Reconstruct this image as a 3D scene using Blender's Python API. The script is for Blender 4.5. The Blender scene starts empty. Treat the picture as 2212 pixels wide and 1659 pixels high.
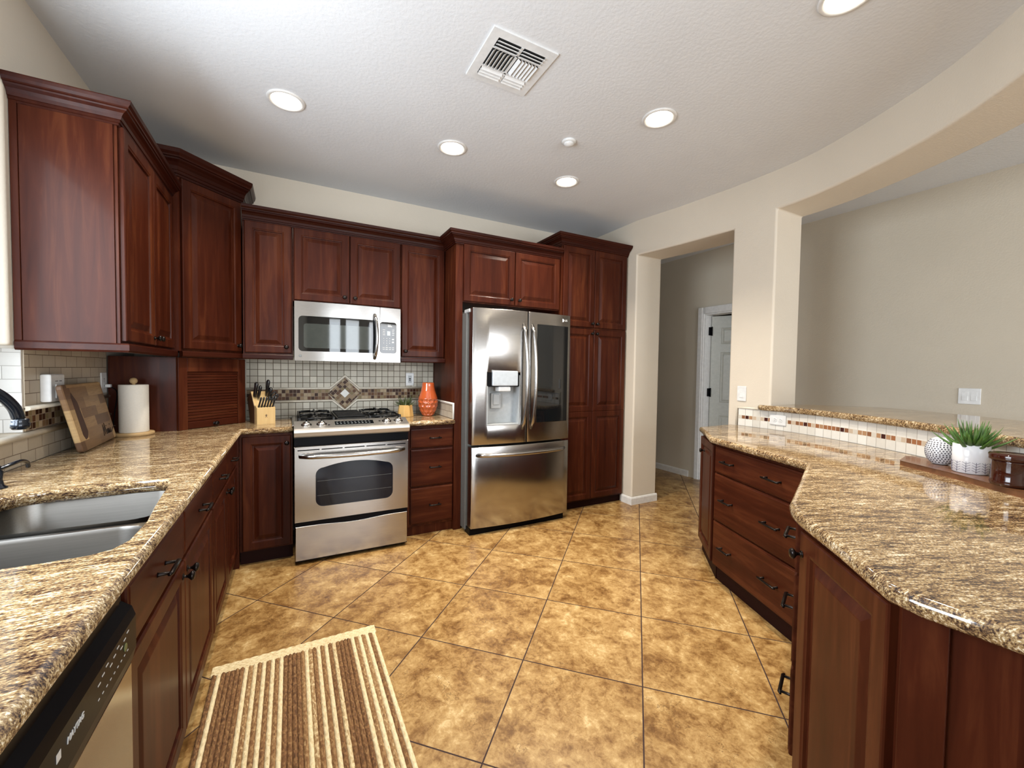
import bpy, bmesh, math, random
from mathutils import Vector, Matrix
R = random.Random(7)
PI = math.pi
scene = bpy.context.scene
C = scene.collection

# ---------------------------------------------------------------- camera, world, exposure, window light
CAM_H = 1.34
cd = bpy.data.cameras.new('camera'); cam = bpy.data.objects.new('camera', cd); C.objects.link(cam)
cd.sensor_width = 36.0; cd.lens = 36.0 * 890.2 / 2212.0; cd.clip_start = 0.02; cd.clip_end = 200
_th, _pi, _ro = math.radians(28.2), math.radians(-1.897), math.radians(0.812)
_F = Vector((math.sin(_th)*math.cos(_pi), math.cos(_th)*math.cos(_pi), math.sin(_pi)))
_R0 = Vector((math.cos(_th), -math.sin(_th), 0)); _U0 = _R0.cross(_F)
_R = _R0*math.cos(_ro) + _U0*math.sin(_ro); _U = -_R0*math.sin(_ro) + _U0*math.cos(_ro)
M = Matrix.Identity(4)
for i in range(3):
    M[i][0] = _R[i]; M[i][1] = _U[i]; M[i][2] = -_F[i]
M[2][3] = CAM_H
cam.matrix_world = M
scene.camera = cam
vs = scene.view_settings
vs.view_transform = 'Standard'; vs.look = 'None'; vs.gamma = 1.0; vs.use_curve_mapping = False
vs.exposure = 0.28

w = bpy.data.worlds.new('daylight'); scene.world = w; w.use_nodes = True
bg = w.node_tree.nodes['Background']; bg.inputs[0].default_value = (0.72, 0.85, 1.0, 1); bg.inputs[1].default_value = 1.6

def area(name, loc, rot, sx, sy, power, col):
    l = bpy.data.lights.new(name, 'AREA'); l.shape = 'RECTANGLE'; l.size = sx; l.size_y = sy
    l.energy = power; l.color = col
    o = bpy.data.objects.new(name, l); C.objects.link(o); o.location = loc; o.rotation_euler = rot
    return o
# daylight through the windows: over the sink, and the tall windows of the family room behind the camera
area('daylight_sink_window', (-1.03, 1.30, 1.74), (0, math.radians(-87), 0), 1.1, 1.4, 60, (0.86, 0.93, 1.0))
area('daylight_rear_window', (0.35, -4.42, 1.45), (PI/2, 0, 0), 0.62, 2.2, 36, (0.88, 0.95, 1.0))
area('daylight_patio_door', (1.45, -4.42, 1.3), (PI/2, 0, 0), 0.85, 2.5, 56, (0.9, 0.96, 1.0))
area('daylight_family_window', (3.3, -4.42, 1.45), (PI/2, 0, 0), 1.5, 2.2, 84, (0.95, 0.97, 1.0))

# ---------------------------------------------------------------- materials
def new_mat(name):
    m = bpy.data.materials.new(name); m.use_nodes = True
    nt = m.node_tree; b = nt.nodes['Principled BSDF']
    return m, nt, b
def N(nt, t, **kw):
    n = nt.nodes.new(t)
    for k, v in kw.items(): setattr(n, k, v)
    return n
def L(nt, a, b): nt.links.new(a, b)
def val(nt, op, a, b=None, c=None):
    n = N(nt, 'ShaderNodeMath', operation=op)
    for i, x in enumerate((a, b, c)):
        if x is None: continue
        if isinstance(x, (int, float)): n.inputs[i].default_value = x
        else: L(nt, x, n.inputs[i])
    return n.outputs[0]
def ramp(nt, fac, stops, interp='LINEAR'):
    n = N(nt, 'ShaderNodeValToRGB'); cr = n.color_ramp; cr.interpolation = interp
    while len(cr.elements) < len(stops): cr.elements.new(0.5)
    for e, (p, c) in zip(cr.elements, stops): e.position = p; e.color = (*c, 1)
    L(nt, fac, n.inputs[0]); return n.outputs[0]
def mapping(nt, vec, scale=(1,1,1), rot=(0,0,0), loc=(0,0,0)):
    n = N(nt, 'ShaderNodeMapping'); n.inputs['Scale'].default_value = scale
    n.inputs['Rotation'].default_value = rot; n.inputs['Location'].default_value = loc
    L(nt, vec, n.inputs[0]); return n.outputs[0]
def noise(nt, vec, scale, detail=4, rough=0.55, dist=0.0, dims='3D', wv=None):
    n = N(nt, 'ShaderNodeTexNoise', noise_dimensions=dims)
    n.inputs['Scale'].default_value = scale; n.inputs['Detail'].default_value = detail
    n.inputs['Roughness'].default_value = rough; n.inputs['Distortion'].default_value = dist
    if vec is not None: L(nt, vec, n.inputs['Vector'])
    if wv is not None: L(nt, wv, n.inputs['W'])
    return n.outputs[0]
def mix(nt, fac, a, b, blend='MIX'):
    n = N(nt, 'ShaderNodeMix', data_type='RGBA', blend_type=blend)
    for i, x in ((0, fac), (6, a), (7, b)):
        if isinstance(x, (int, float)): n.inputs[i].default_value = x
        elif isinstance(x, tuple): n.inputs[i].default_value = (*x, 1)
        else: L(nt, x, n.inputs[i])
    return n.outputs[2]
def bump(nt, b, height, strength=0.2, dist=0.002):
    n = N(nt, 'ShaderNodeBump'); n.inputs['Strength'].default_value = strength; n.inputs['Distance'].default_value = dist
    L(nt, height, n.inputs['Height']); L(nt, n.outputs[0], b.inputs['Normal'])
def coords(nt, which='Object'): return N(nt, 'ShaderNodeTexCoord').outputs[which]
def simple(name, col, rough=0.5, metal=0.0, coat=0.0, spec=0.5, var=0.06, scale=30, **kw):
    m, nt, b = new_mat(name)
    v = coords(nt); f = noise(nt, v, scale, 3)
    lo = tuple(c*(1-var) for c in col); hi = tuple(min(1, c*(1+var)) for c in col)
    L(nt, ramp(nt, f, [(0.3, lo), (0.7, hi)]), b.inputs['Base Color'])
    b.inputs['Roughness'].default_value = rough; b.inputs['Metallic'].default_value = metal
    b.inputs['Coat Weight'].default_value = coat; b.inputs['Coat Roughness'].default_value = 0.06
    b.inputs['Specular IOR Level'].default_value = spec
    for k, x in kw.items(): b.inputs[k.replace('_', ' ')].default_value = x
    return m
def wood(name, dark, mid, light, along='z', rough=0.36, coat=0.035, stave=11.0, fine=1.0, sv=0.5):
    m, nt, b = new_mat(name)
    v0 = coords(nt); oi = N(nt, 'ShaderNodeObjectInfo')
    v = N(nt, 'ShaderNodeVectorMath', operation='ADD'); L(nt, v0, v.inputs[0])
    off = val(nt, 'MULTIPLY', oi.outputs['Random'], 7.3)
    cb = N(nt, 'ShaderNodeCombineXYZ')
    for i in range(3): L(nt, off, cb.inputs[i])
    L(nt, cb.outputs[0], v.inputs[1]); v = v.outputs[0]
    sc = {'z': (1, 1, 0.09), 'x': (0.09, 1, 1), 'y': (1, 0.09, 1)}[along]
    mv = mapping(nt, v, sc)
    g = noise(nt, mv, 26*fine, 6, 0.6, 0.6)
    big = noise(nt, mapping(nt, v, tuple(s*1.0 for s in sc)), 4.0, 2, 0.5, 0.8)
    sep = N(nt, 'ShaderNodeSeparateXYZ'); L(nt, v0, sep.inputs[0])
    ax = {'z': 0, 'x': 2, 'y': 0}[along]
    st = val(nt, 'FLOOR', val(nt, 'ADD', val(nt, 'MULTIPLY', sep.outputs[ax], stave), val(nt, 'MULTIPLY', oi.outputs['Random'], 9.0)))
    wn = N(nt, 'ShaderNodeTexWhiteNoise', noise_dimensions='1D'); L(nt, st, wn.inputs['W'])
    f = val(nt, 'ADD', val(nt, 'MULTIPLY', g, 0.55), val(nt, 'MULTIPLY', big, 0.35))
    f = val(nt, 'ADD', f, val(nt, 'MULTIPLY', val(nt, 'SUBTRACT', wn.outputs[0], 0.5), 0.22*sv))
    L(nt, ramp(nt, f, [(0.25, dark), (0.47, mid), (0.68, light)]), b.inputs['Base Color'])
    b.inputs['Roughness'].default_value = rough; b.inputs['Coat Weight'].default_value = coat
    b.inputs['Coat Roughness'].default_value = 0.1; b.inputs['Specular IOR Level'].default_value = 0.11
    bump(nt, b, g, 0.04, 0.001)
    return m
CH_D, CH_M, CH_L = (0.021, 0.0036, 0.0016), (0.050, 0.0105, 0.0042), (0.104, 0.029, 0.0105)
m_wood = wood('cherry_vertical_grain', CH_D, CH_M, CH_L, 'z')
m_woodh = wood('cherry_horizontal_grain', CH_D, CH_M, CH_L, 'x')
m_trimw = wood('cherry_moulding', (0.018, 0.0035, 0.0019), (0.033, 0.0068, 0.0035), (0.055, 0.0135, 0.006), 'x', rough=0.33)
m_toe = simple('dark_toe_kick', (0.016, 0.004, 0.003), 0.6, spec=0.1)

def granite(name, rotz):
    m, nt, b = new_mat(name)
    v = coords(nt)
    mv = mapping(nt, v, (1, 1, 1), (0, 0, rotz))
    a = noise(nt, mapping(nt, mv, (0.2, 1, 0.7)), 150, 4, 0.65, 0.7)
    bgn = noise(nt, mapping(nt, mv, (0.3, 1, 1)), 9, 3, 0.6, 0.8)
    mid = noise(nt, mapping(nt, mv, (0.2, 1, 1)), 46, 3, 0.6, 0.5)
    sp = noise(nt, mapping(nt, mv, (0.6, 1, 1)), 310, 2, 0.6, 0.3)
    f = val(nt, 'ADD', val(nt, 'MULTIPLY', a, 0.62), val(nt, 'MULTIPLY', bgn, 0.22))
    f = val(nt, 'ADD', f, val(nt, 'MULTIPLY', mid, 0.28))
    f = val(nt, 'ADD', f, val(nt, 'MULTIPLY', val(nt, 'SUBTRACT', sp, 0.5), 0.55))
    col = ramp(nt, f, [(0.40, (0.020, 0.012, 0.011)), (0.48, (0.090, 0.050, 0.030)), (0.56, (0.265, 0.165, 0.075)),
                       (0.63, (0.44, 0.315, 0.155)), (0.72, (0.78, 0.70, 0.55))])
    L(nt, col, b.inputs['Base Color'])
    b.inputs['Roughness'].default_value = 0.06; b.inputs['Specular IOR Level'].default_value = 0.75
    return m
m_gran = granite('gold_granite', 0.0)
m_gran_pen = granite('gold_granite_peninsula', math.radians(24))

def steel(name, base=(0.41, 0.395, 0.38), rough=0.2, along='x', aniso=0.4):
    m, nt, b = new_mat(name)
    v = coords(nt)
    sc = {'x': (0.02, 1, 1), 'z': (1, 1, 0.02)}[along]
    g = noise(nt, mapping(nt, v, sc), 300, 3, 0.6)
    L(nt, ramp(nt, g, [(0.3, tuple(c*0.93 for c in base)), (0.7, tuple(min(1, c*1.05) for c in base))]), b.inputs['Base Color'])
    b.inputs['Metallic'].default_value = 1.0; b.inputs['Roughness'].default_value = rough
    big = noise(nt, v, 3.0, 1, 0.5)
    bump(nt, b, val(nt, 'ADD', val(nt, 'MULTIPLY', g, 0.02), big), 0.08, 0.02)
    return m
m_steel = steel('brushed_stainless')
m_steel_sink = steel('satin_sink_steel', (0.24, 0.23, 0.215), 0.33)
m_steel_soft = steel('satin_panel_steel', (0.56, 0.54, 0.51), 0.40)
m_chrome = simple('polished_metal', (0.75, 0.74, 0.72), 0.1, 1.0)
m_grey = simple('grey_enamel', (0.16, 0.165, 0.16), 0.4, 0.3)
m_lgrey = simple('light_grey_plastic', (0.42, 0.44, 0.45), 0.35)
m_black = simple('black_enamel', (0.004, 0.004, 0.005), 0.3, spec=0.06)
m_blackm = simple('cast_iron_black', (0.005, 0.005, 0.005), 0.3, spec=0.3)
m_bglass = simple('black_glass', (0.005, 0.006, 0.007), 0.03, 0.0, 0.0, 0.6)
m_oglass = simple('oven_window_glass', (0.010, 0.011, 0.016), 0.06, 0.0, 0.0, 0.3)
m_bronze = simple('oil_rubbed_bronze', (0.014, 0.010, 0.009), 0.28, 0.7)
m_faucet = simple('dark_bronze_faucet', (0.012, 0.017, 0.026), 0.2, 0.6, 0.5)
m_white = simple('white_plastic', (0.72, 0.73, 0.73), 0.35)
m_whitepaint = simple('white_trim_paint', (0.70, 0.69, 0.67), 0.4)
m_slot = simple('dark_slot', (0.02, 0.02, 0.02), 0.6)
m_disp = simple('grey_display', (0.50, 0.55, 0.60), 0.2, 0.2)
m_legend = simple('printed_legend', (0.55, 0.56, 0.56), 0.5)
m_doorgrey = simple('painted_door', (0.42, 0.42, 0.375), 0.45)

def paint(name, col, bs=0.25, sc=90, rough=0.75):
    m, nt, b = new_mat(name); v = coords(nt)
    n1 = noise(nt, v, sc, 3, 0.6); n2 = noise(nt, v, 2.0, 2)
    L(nt, ramp(nt, n2, [(0.3, tuple(c*0.975 for c in col)), (0.7, tuple(c*1.02 for c in col))]), b.inputs['Base Color'])
    b.inputs['Roughness'].default_value = rough
    bump(nt, b, n1, bs, 0.004); return m
m_wall = paint('beige_wall_paint', (0.64, 0.57, 0.47))
m_ceil = paint('white_textured_ceiling', (0.70, 0.72, 0.745), 0.4, 55)
m_hall = paint('taupe_hall_paint', (0.57, 0.515, 0.42))

def floor_mat():
    m, nt, b = new_mat('travertine_look_tile')
    v = coords(nt, 'Object'); S = 0.5275
    mv = mapping(nt, v, (1, 1, 1), (0, 0, 0), (0, 0, 0))
    sep = N(nt, 'ShaderNodeSeparateXYZ'); L(nt, mv, sep.inputs[0])
    # rotate 45 deg about the corner measured on the floor
    dx = val(nt, 'SUBTRACT', sep.outputs[0], 0.943); dy = val(nt, 'SUBTRACT', sep.outputs[1], 1.611)
    k = 1/math.sqrt(2)/S
    u = val(nt, 'MULTIPLY', val(nt, 'ADD', dx, dy), k); vv = val(nt, 'MULTIPLY', val(nt, 'SUBTRACT', dy, dx), k)
    iu = val(nt, 'FLOOR', u); iv = val(nt, 'FLOOR', vv)
    fu = val(nt, 'SUBTRACT', u, iu); fv = val(nt, 'SUBTRACT', vv, iv)
    def edge(f): return val(nt, 'MINIMUM', f, val(nt, 'SUBTRACT', 1.0, f))
    e = val(nt, 'MINIMUM', edge(fu), edge(fv))
    g = val(nt, 'LESS_THAN', e, 0.0052)
    cid = N(nt, 'ShaderNodeCombineXYZ'); L(nt, iu, cid.inputs[0]); L(nt, iv, cid.inputs[1])
    wn = N(nt, 'ShaderNodeTexWhiteNoise', noise_dimensions='2D'); L(nt, cid.outputs[0], wn.inputs['Vector'])
    wv = val(nt, 'MULTIPLY', wn.outputs[0], 40.0)
    n1 = noise(nt, v, 8.5, 8, 0.68, 0.5, '4D', wv)
    n2 = noise(nt, v, 34, 6, 0.74, 0.8, '4D', wv)
    n3 = noise(nt, mapping(nt, v, (1, 1, 1), (0, 0, 0.9)), 2.6, 3, 0.5, 0.3, '4D', wv)
    f = val(nt, 'ADD', val(nt, 'MULTIPLY', n1, 0.52), val(nt, 'MULTIPLY', n2, 0.34))
    f = val(nt, 'ADD', f, val(nt, 'MULTIPLY', n3, 0.16))
    col = ramp(nt, f, [(0.405, (0.120, 0.053, 0.014)), (0.465, (0.215, 0.110, 0.033)), (0.515, (0.325, 0.190, 0.066)), (0.57, (0.43, 0.275, 0.108)), (0.635, (0.60, 0.44, 0.22))])
    nv = noise(nt, v, 2.2, 6, 0.62, 0.6, '4D', wv); nm = noise(nt, v, 3.5, 2, 0.5, 0, '4D', wv)
    vein = val(nt, 'LESS_THAN', val(nt, 'ABSOLUTE', val(nt, 'SUBTRACT', nv, 0.5)), 0.0022)
    vein = val(nt, 'MULTIPLY', vein, val(nt, 'GREATER_THAN', nm, 0.5))
    col = mix(nt, val(nt, 'MULTIPLY', vein, 0.55), col, (0.12, 0.06, 0.02))
    col = mix(nt, g, col, (0.028, 0.010, 0.009))
    L(nt, col, b.inputs['Base Color'])
    L(nt, val(nt, 'ADD', val(nt, 'MULTIPLY', g, 0.5), val(nt, 'ADD', 0.22, val(nt, 'MULTIPLY', n2, 0.2))), b.inputs['Roughness'])
    bump(nt, b, val(nt, 'SUBTRACT', val(nt, 'MULTIPLY', n2, 0.3), g), 0.3, 0.003)
    return m
m_floor = floor_mat()

def tile_mat(name, pw, ph, stops, grout, gw=0.0022, offset=0.0, rough=0.35, var=0.35, rot=0.0, interp='LINEAR'):
    """square / brick tile on the mesh's UVs (in metres)"""
    m, nt, b = new_mat(name)
    uv = N(nt, 'ShaderNodeTexCoord').outputs['UV']
    if rot: uv = mapping(nt, uv, (1, 1, 1), (0, 0, rot))
    sep = N(nt, 'ShaderNodeSeparateXYZ'); L(nt, uv, sep.inputs[0])
    v = val(nt, 'DIVIDE', sep.outputs[1], ph); iv = val(nt, 'FLOOR', v)
    u = val(nt, 'DIVIDE', sep.outputs[0], pw)
    if offset: u = val(nt, 'ADD', u, val(nt, 'MULTIPLY', val(nt, 'MODULO', iv, 2.0), offset))
    iu = val(nt, 'FLOOR', u)
    fu = val(nt, 'MULTIPLY', val(nt, 'SUBTRACT', u, iu), pw); fv = val(nt, 'MULTIPLY', val(nt, 'SUBTRACT', v, iv), ph)
    e = val(nt, 'MINIMUM', val(nt, 'MINIMUM', fu, val(nt, 'SUBTRACT', pw, fu)), val(nt, 'MINIMUM', fv, val(nt, 'SUBTRACT', ph, fv)))
    g = val(nt, 'LESS_THAN', e, gw)
    cid = N(nt, 'ShaderNodeCombineXYZ'); L(nt, iu, cid.inputs[0]); L(nt, iv, cid.inputs[1])
    wn = N(nt, 'ShaderNodeTexWhiteNoise', noise_dimensions='2D'); L(nt, cid.outputs[0], wn.inputs['Vector'])
    n1 = noise(nt, coords(nt), 35, 4, 0.6)
    f = val(nt, 'ADD', val(nt, 'MULTIPLY', wn.outputs[0], 1-var), val(nt, 'MULTIPLY', n1, var))
    col = mix(nt, g, ramp(nt, f, stops, interp), grout)
    b.inputs['Specular IOR Level'].default_value = 0.1
    L(nt, col, b.inputs['Base Color']); L(nt, val(nt, 'ADD', rough, val(nt, 'MULTIPLY', g, 0.4)), b.inputs['Roughness'])
    bump(nt, b, val(nt, 'SUBTRACT', val(nt, 'MULTIPLY', n1, 0.15), g), 0.5, 0.002)
    return m
m_tile = tile_mat('tumbled_stone_tile', 0.0525, 0.0525, [(0.2, (0.44, 0.41, 0.34)), (0.8, (0.60, 0.56, 0.47))], (0.13, 0.105, 0.075), 0.0022)
m_tile_l = tile_mat('brick_set_stone_tile', 0.108, 0.054, [(0.2, (0.40, 0.34, 0.26)), (0.8, (0.52, 0.455, 0.36))], (0.17, 0.13, 0.095), 0.0015, 0.5)
m_tile_w = tile_mat('pale_stone_reveal_tile', 0.108, 0.054, [(0.2, (0.62, 0.60, 0.56)), (0.8, (0.74, 0.72, 0.68))], (0.4, 0.38, 0.35), 0.0014, 0.5)
m_tile_p = tile_mat('pale_square_tile', 0.058, 0.059, [(0.2, (0.62, 0.59, 0.53)), (0.8, (0.74, 0.72, 0.67))], (0.36, 0.33, 0.29), 0.0013)
MOS = [(0.0, (0.040, 0.016, 0.008)), (0.2, (0.10, 0.045, 0.022)), (0.36, (0.17, 0.10, 0.05)), (0.52, (0.27, 0.19, 0.11)), (0.68, (0.20, 0.15, 0.075)), (0.82, (0.36, 0.28, 0.18)), (0.93, (0.055, 0.022, 0.011))]
m_mos = tile_mat('glass_mosaic', 0.0265, 0.0283, MOS, (0.27, 0.21, 0.16), 0.0014, 0, 0.3, 0.0, 0, 'CONSTANT')
m_mosd = tile_mat('glass_mosaic_diagonal', 0.0265, 0.0265, MOS, (0.27, 0.21, 0.16), 0.0014, 0, 0.3, 0.0, 0, 'CONSTANT')
MOSP = [(0.0, (0.055, 0.018, 0.014)), (0.18, (0.30, 0.13, 0.06)), (0.40, (0.50, 0.40, 0.30)), (0.58, (0.38, 0.22, 0.12)), (0.72, (0.58, 0.54, 0.47)), (0.9, (0.22, 0.10, 0.05))]
m_mosp = tile_mat('narrow_glass_mosaic', 0.029, 0.0285, MOSP, (0.62, 0.56, 0.48), 0.0016, 0, 0.12, 0.0, 0, 'CONSTANT')
m_liner = simple('stone_liner', (0.68, 0.62, 0.51), 0.35, var=0.1, scale=18)
m_linerw = simple('pale_stone_liner', (0.68, 0.66, 0.61), 0.3, var=0.06, scale=18)

# ---------------------------------------------------------------- mesh helpers
class MB:
    def __init__(s): s.bm = bmesh.new(); s.uv = None
    def uvl(s):
        if s.uv is None: s.uv = s.bm.loops.layers.uv.new('UVMap')
        return s.uv
    def face(s, pts, uvs=None, smooth=False):
        vs_ = [s.bm.verts.new(p) for p in pts]
        try: f = s.bm.faces.new(vs_)
        except ValueError: return None
        f.smooth = smooth
        if uvs:
            l = s.uvl()
            for lp, q in zip(f.loops, uvs): lp[l].uv = q
        return f
    def loft(s, rings, closed=True, cap0=True, cap1=True, smooth=False):
        V = [[s.bm.verts.new(p) for p in r] for r in rings]
        n = len(V[0])
        for a, b in zip(V, V[1:]):
            for i in range(n if closed else n-1):
                j = (i+1) % n
                f = s.bm.faces.new((a[i], a[j], b[j], b[i])); f.smooth = smooth
        if closed and cap0 and n > 2: s.bm.faces.new(list(reversed(V[0])))
        if closed and cap1 and n > 2: s.bm.faces.new(V[-1])
        return V
    def box(s, x0, x1, y0, y1, z0, z1, bev=0.0, mat=None):
        T = mat or Matrix.Identity(4)
        if bev <= 0:
            r = [[T @ Vector(p) for p in ((x0, y0, z), (x1, y0, z), (x1, y1, z), (x0, y1, z))] for z in (z0, z1)]
            s.loft(r)
        else:
            b = min(bev, (x1-x0)/2.01, (y1-y0)/2.01, (z1-z0)/2.01)
            rings = []
            for z, i in ((z0, b), (z0+b*0.3, b*0.3), (z0+b, 0), (z1-b, 0), (z1-b*0.3, b*0.3), (z1, b)):
                c = b
                X0, X1, Y0, Y1 = x0+i, x1-i, y0+i, y1-i
                k = max(b*0.5, 1e-5)
                ring = [(X0+k, Y0), (X1-k, Y0), (X1, Y0+k), (X1, Y1-k), (X1-k, Y1), (X0+k, Y1), (X0, Y1-k), (X0, Y0+k)]
                rings.append([T @ Vector((x, y, z)) for x, y in ring])
            s.loft(rings)
        return s
    def prism(s, poly, z0, z1, mat=None, bev=0.0):
        T = mat or Matrix.Identity(4)
        if bev > 0:
            lv = [(z0, bev), (z0+bev*0.3, bev*0.3), (z0+bev, 0), (z1-bev, 0), (z1-bev*0.3, bev*0.3), (z1, bev)]
            s.loft([[T @ Vector((x, y, z)) for x, y in inset(poly, i)] for z, i in lv])
        else:
            s.loft([[T @ Vector((x, y, z)) for x, y in poly] for z in (z0, z1)])
        return s
    def lathe(s, prof, mat=None, n=24, smooth=True, cap=True):
        """prof: list of (r, z) bottom to top, about local z"""
        T = mat or Matrix.Identity(4)
        rings = [[T @ Vector((r*math.cos(2*PI*i/n), r*math.sin(2*PI*i/n), z)) for i in range(n)] for r, z in prof]
        s.loft(rings, True, cap, cap, smooth); return s
    def tube(s, path, rad, n=10, cap=True, smooth=True, flat=None):
        P = [Vector(p) for p in path]; rr = rad if isinstance(rad, (list, tuple)) else [rad]*len(P)
        rings = []; up = None
        for i, p in enumerate(P):
            d = (P[min(i+1, len(P)-1)] - P[max(i-1, 0)]).normalized()
            if up is None:
                up = Vector((0, 0, 1)) if abs(d.z) < 0.9 else Vector((0, 1, 0))
            a = d.cross(up).normalized(); up = a.cross(d).normalized()
            fa, fb = (1, 1) if flat is None else flat
            rings.append([p + (a*math.cos(2*PI*k/n)*fa + up*math.sin(2*PI*k/n)*fb)*rr[i] for k in range(n)])
        s.loft(rings, True, cap, cap, smooth); return s
    def build(s, name, mat, parent=None, smooth=None):
        bmesh.ops.recalc_face_normals(s.bm, faces=s.bm.faces[:])
        me = bpy.data.meshes.new(name); s.bm.to_mesh(me); s.bm.free()
        mats = mat if isinstance(mat, (list, tuple)) else [mat]
        for q in mats: me.materials.append(q)
        o = bpy.data.objects.new(name, me); C.objects.link(o)
        if parent is not None: o.parent = parent
        return o
def inset(poly, d):
    """offset a CCW polygon inwards by d (mitred)"""
    n = len(poly); out = []
    for i in range(n):
        p0, p1, p2 = Vector(poly[i-1]), Vector(poly[i]), Vector(poly[(i+1) % n])
        a = (p1-p0).normalized(); b = (p2-p1).normalized()
        na, nb = Vector((-a.y, a.x)), Vector((-b.y, b.x))
        m = (na+nb); k = m.length
        m = m.normalized() if k > 1e-6 else na
        c = max(0.35, m.dot(na)); q = p1 + m*(d/c); out.append((q.x, q.y))
    return out
def offset_path(path, d):
    """offset an open 2D path to its right-hand side by d"""
    out = []; n = len(path)
    for i in range(n):
        p = Vector(path[i])
        a = (p-Vector(path[i-1])).normalized() if i > 0 else None
        b = (Vector(path[i+1])-p).normalized() if i < n-1 else None
        a = a or b; b = b or a
        na, nb = Vector((a.y, -a.x)), Vector((b.y, -b.x))
        m = (na+nb).normalized(); q = p + m*(d/max(0.35, m.dot(na))); out.append((q.x, q.y))
    return out
def sweep(mb, path, prof, T=None):
    """sweep closed profile [(out, z)] along an open plan path; out = to the right of travel"""
    T = T or Matrix.Identity(4)
    offs = {o: offset_path(path, o) for o in {q[0] for q in prof}}
    rings = [[T @ Vector((*offs[o][i], z)) for o, z in prof] for i in range(len(path))]
    mb.loft(rings)
def put(o, label, cat, group=None):
    o['label'] = label; o['category'] = cat
    if group: o['group'] = group
    return o
def thing(name, label, cat, loc=(0, 0, 0), rz=0.0, group=None):
    o = bpy.data.objects.new(name, None); C.objects.link(o); o.empty_display_size = 0.05
    o.location = loc; o.rotation_euler = (0, 0, rz); return put(o, label, cat, group)
def structure(o): o['kind'] = 'structure'; return o
def copy_part(o, parent, loc):
    c = o.copy(); C.objects.link(c); c.parent = parent; c.location = loc; return c
def text_mesh(name, body, size, mat, parent, T, ext=0.0006, align='CENTER', shear=0.0):
    cu = bpy.data.curves.new('lettering', 'FONT'); cu.body = body; cu.size = size; cu.extrude = ext
    cu.align_x = align; cu.align_y = 'CENTER'; cu.shear = shear
    t = bpy.data.objects.new('lettering', cu); C.objects.link(t)
    dg = bpy.context.evaluated_depsgraph_get()
    me = bpy.data.meshes.new_from_object(t.evaluated_get(dg))
    bpy.data.objects.remove(t); bpy.data.curves.remove(cu)
    me.transform(T); me.materials.clear(); me.materials.append(mat)
    o = bpy.data.objects.new(name, me); C.objects.link(o); o.parent = parent
    return o
FRONT = Matrix.Rotation(PI/2, 4, 'X')          # text plane xy -> xz facing -y
def Tr(x, y, z): return Matrix.Translation((x, y, z))
def rot(a, ax): return Matrix.Rotation(a, 4, ax)
def arc(cx, cy, r, a0, a1, n):
    return [(cx+r*math.cos(a0+(a1-a0)*i/n), cy+r*math.sin(a0+(a1-a0)*i/n)) for i in range(n+1)]
def rrect(x0, x1, y0, y1, r, n=5):
    return arc(x1-r, y1-r, r, 0, PI/2, n)+arc(x0+r, y1-r, r, PI/2, PI, n)+arc(x0+r, y0+r, r, PI, 1.5*PI, n)+arc(x1-r, y0+r, r, 1.5*PI, 2*PI, n)

def grid_wall(name, inner, outer, zs, hole, mat, bev=0.0):
    """wall along a plan path; hole(i, j) says which cells are open. Only boundary faces are made."""
    bm = bmesh.new(); n, m = len(inner), len(zs); vert = {}
    def vtx(i, j, s):
        k = (i, j, s)
        if k not in vert: vert[k] = bm.verts.new((*(inner if s == 0 else outer)[i], zs[j]))
        return vert[k]
    def fill(i, j): return 0 <= i < n-1 and 0 <= j < m-1 and not hole(i, j)
    for i in range(n-1):
        for j in range(m-1):
            if not fill(i, j): continue
            for s in (0, 1): bm.faces.new([vtx(i, j, s), vtx(i+1, j, s), vtx(i+1, j+1, s), vtx(i, j+1, s)])
            for (a, b, di, dj) in (((0, 0), (1, 0), 0, -1), ((1, 0), (1, 1), 1, 0), ((1, 1), (0, 1), 0, 1), ((0, 1), (0, 0), -1, 0)):
                if not fill(i+di, j+dj):
                    bm.faces.new([vtx(i+a[0], j+a[1], 0), vtx(i+b[0], j+b[1], 0), vtx(i+b[0], j+b[1], 1), vtx(i+a[0], j+a[1], 1)])
    bmesh.ops.recalc_face_normals(bm, faces=bm.faces[:])
    me = bpy.data.meshes.new(name); bm.to_mesh(me); bm.free(); me.materials.append(mat)
    o = bpy.data.objects.new(name, me); C.objects.link(o)
    if bev:
        md = o.modifiers.new('rounded_corners', 'BEVEL'); md.width = bev; md.segments = 4; md.limit_method = 'ANGLE'; md.angle_limit = math.radians(60)
        for p in me.polygons: p.use_smooth = True
        md2 = o.modifiers.new('wn', 'WEIGHTED_NORMAL'); md2.keep_sharp = False
    return structure(o)

# ---------------------------------------------------------------- room shell
XL, YB, ZC, XD = -0.965, 3.80, 2.84, 4.52
YR = -4.55
mb = MB(); mb.box(-1.2, 6.2, YR-0.2, 6.2, -0.08, 0.0); structure(mb.build('floor', m_floor))
mb = MB(); mb.box(-1.2, 6.2, YR-0.2, 6.2, ZC, ZC+0.1); structure(mb.build('ceiling', m_ceil))
# left wall with the window over the sink
WY0, WY1, WZ0, WZ1 = 0.45, 2.41, 1.045, 2.42
ys = [YR, WY0, 2.335, WY1, YB]
grid_wall('wall_left', [(XL, y) for y in ys], [(XL-0.17, y) for y in ys], [0, WZ0, 1.41, WZ1, ZC+0.05], lambda i, j: (i == 1 and j in (1, 2)) or (i == 2 and j == 1), m_wall, 0.012)
# back wall
xs = [XL-0.17, 3.37]
grid_wall('wall_back', [(x, YB) for x in xs], [(x, YB+0.15) for x in xs], [0, ZC], lambda i, j: False, m_wall)
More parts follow.
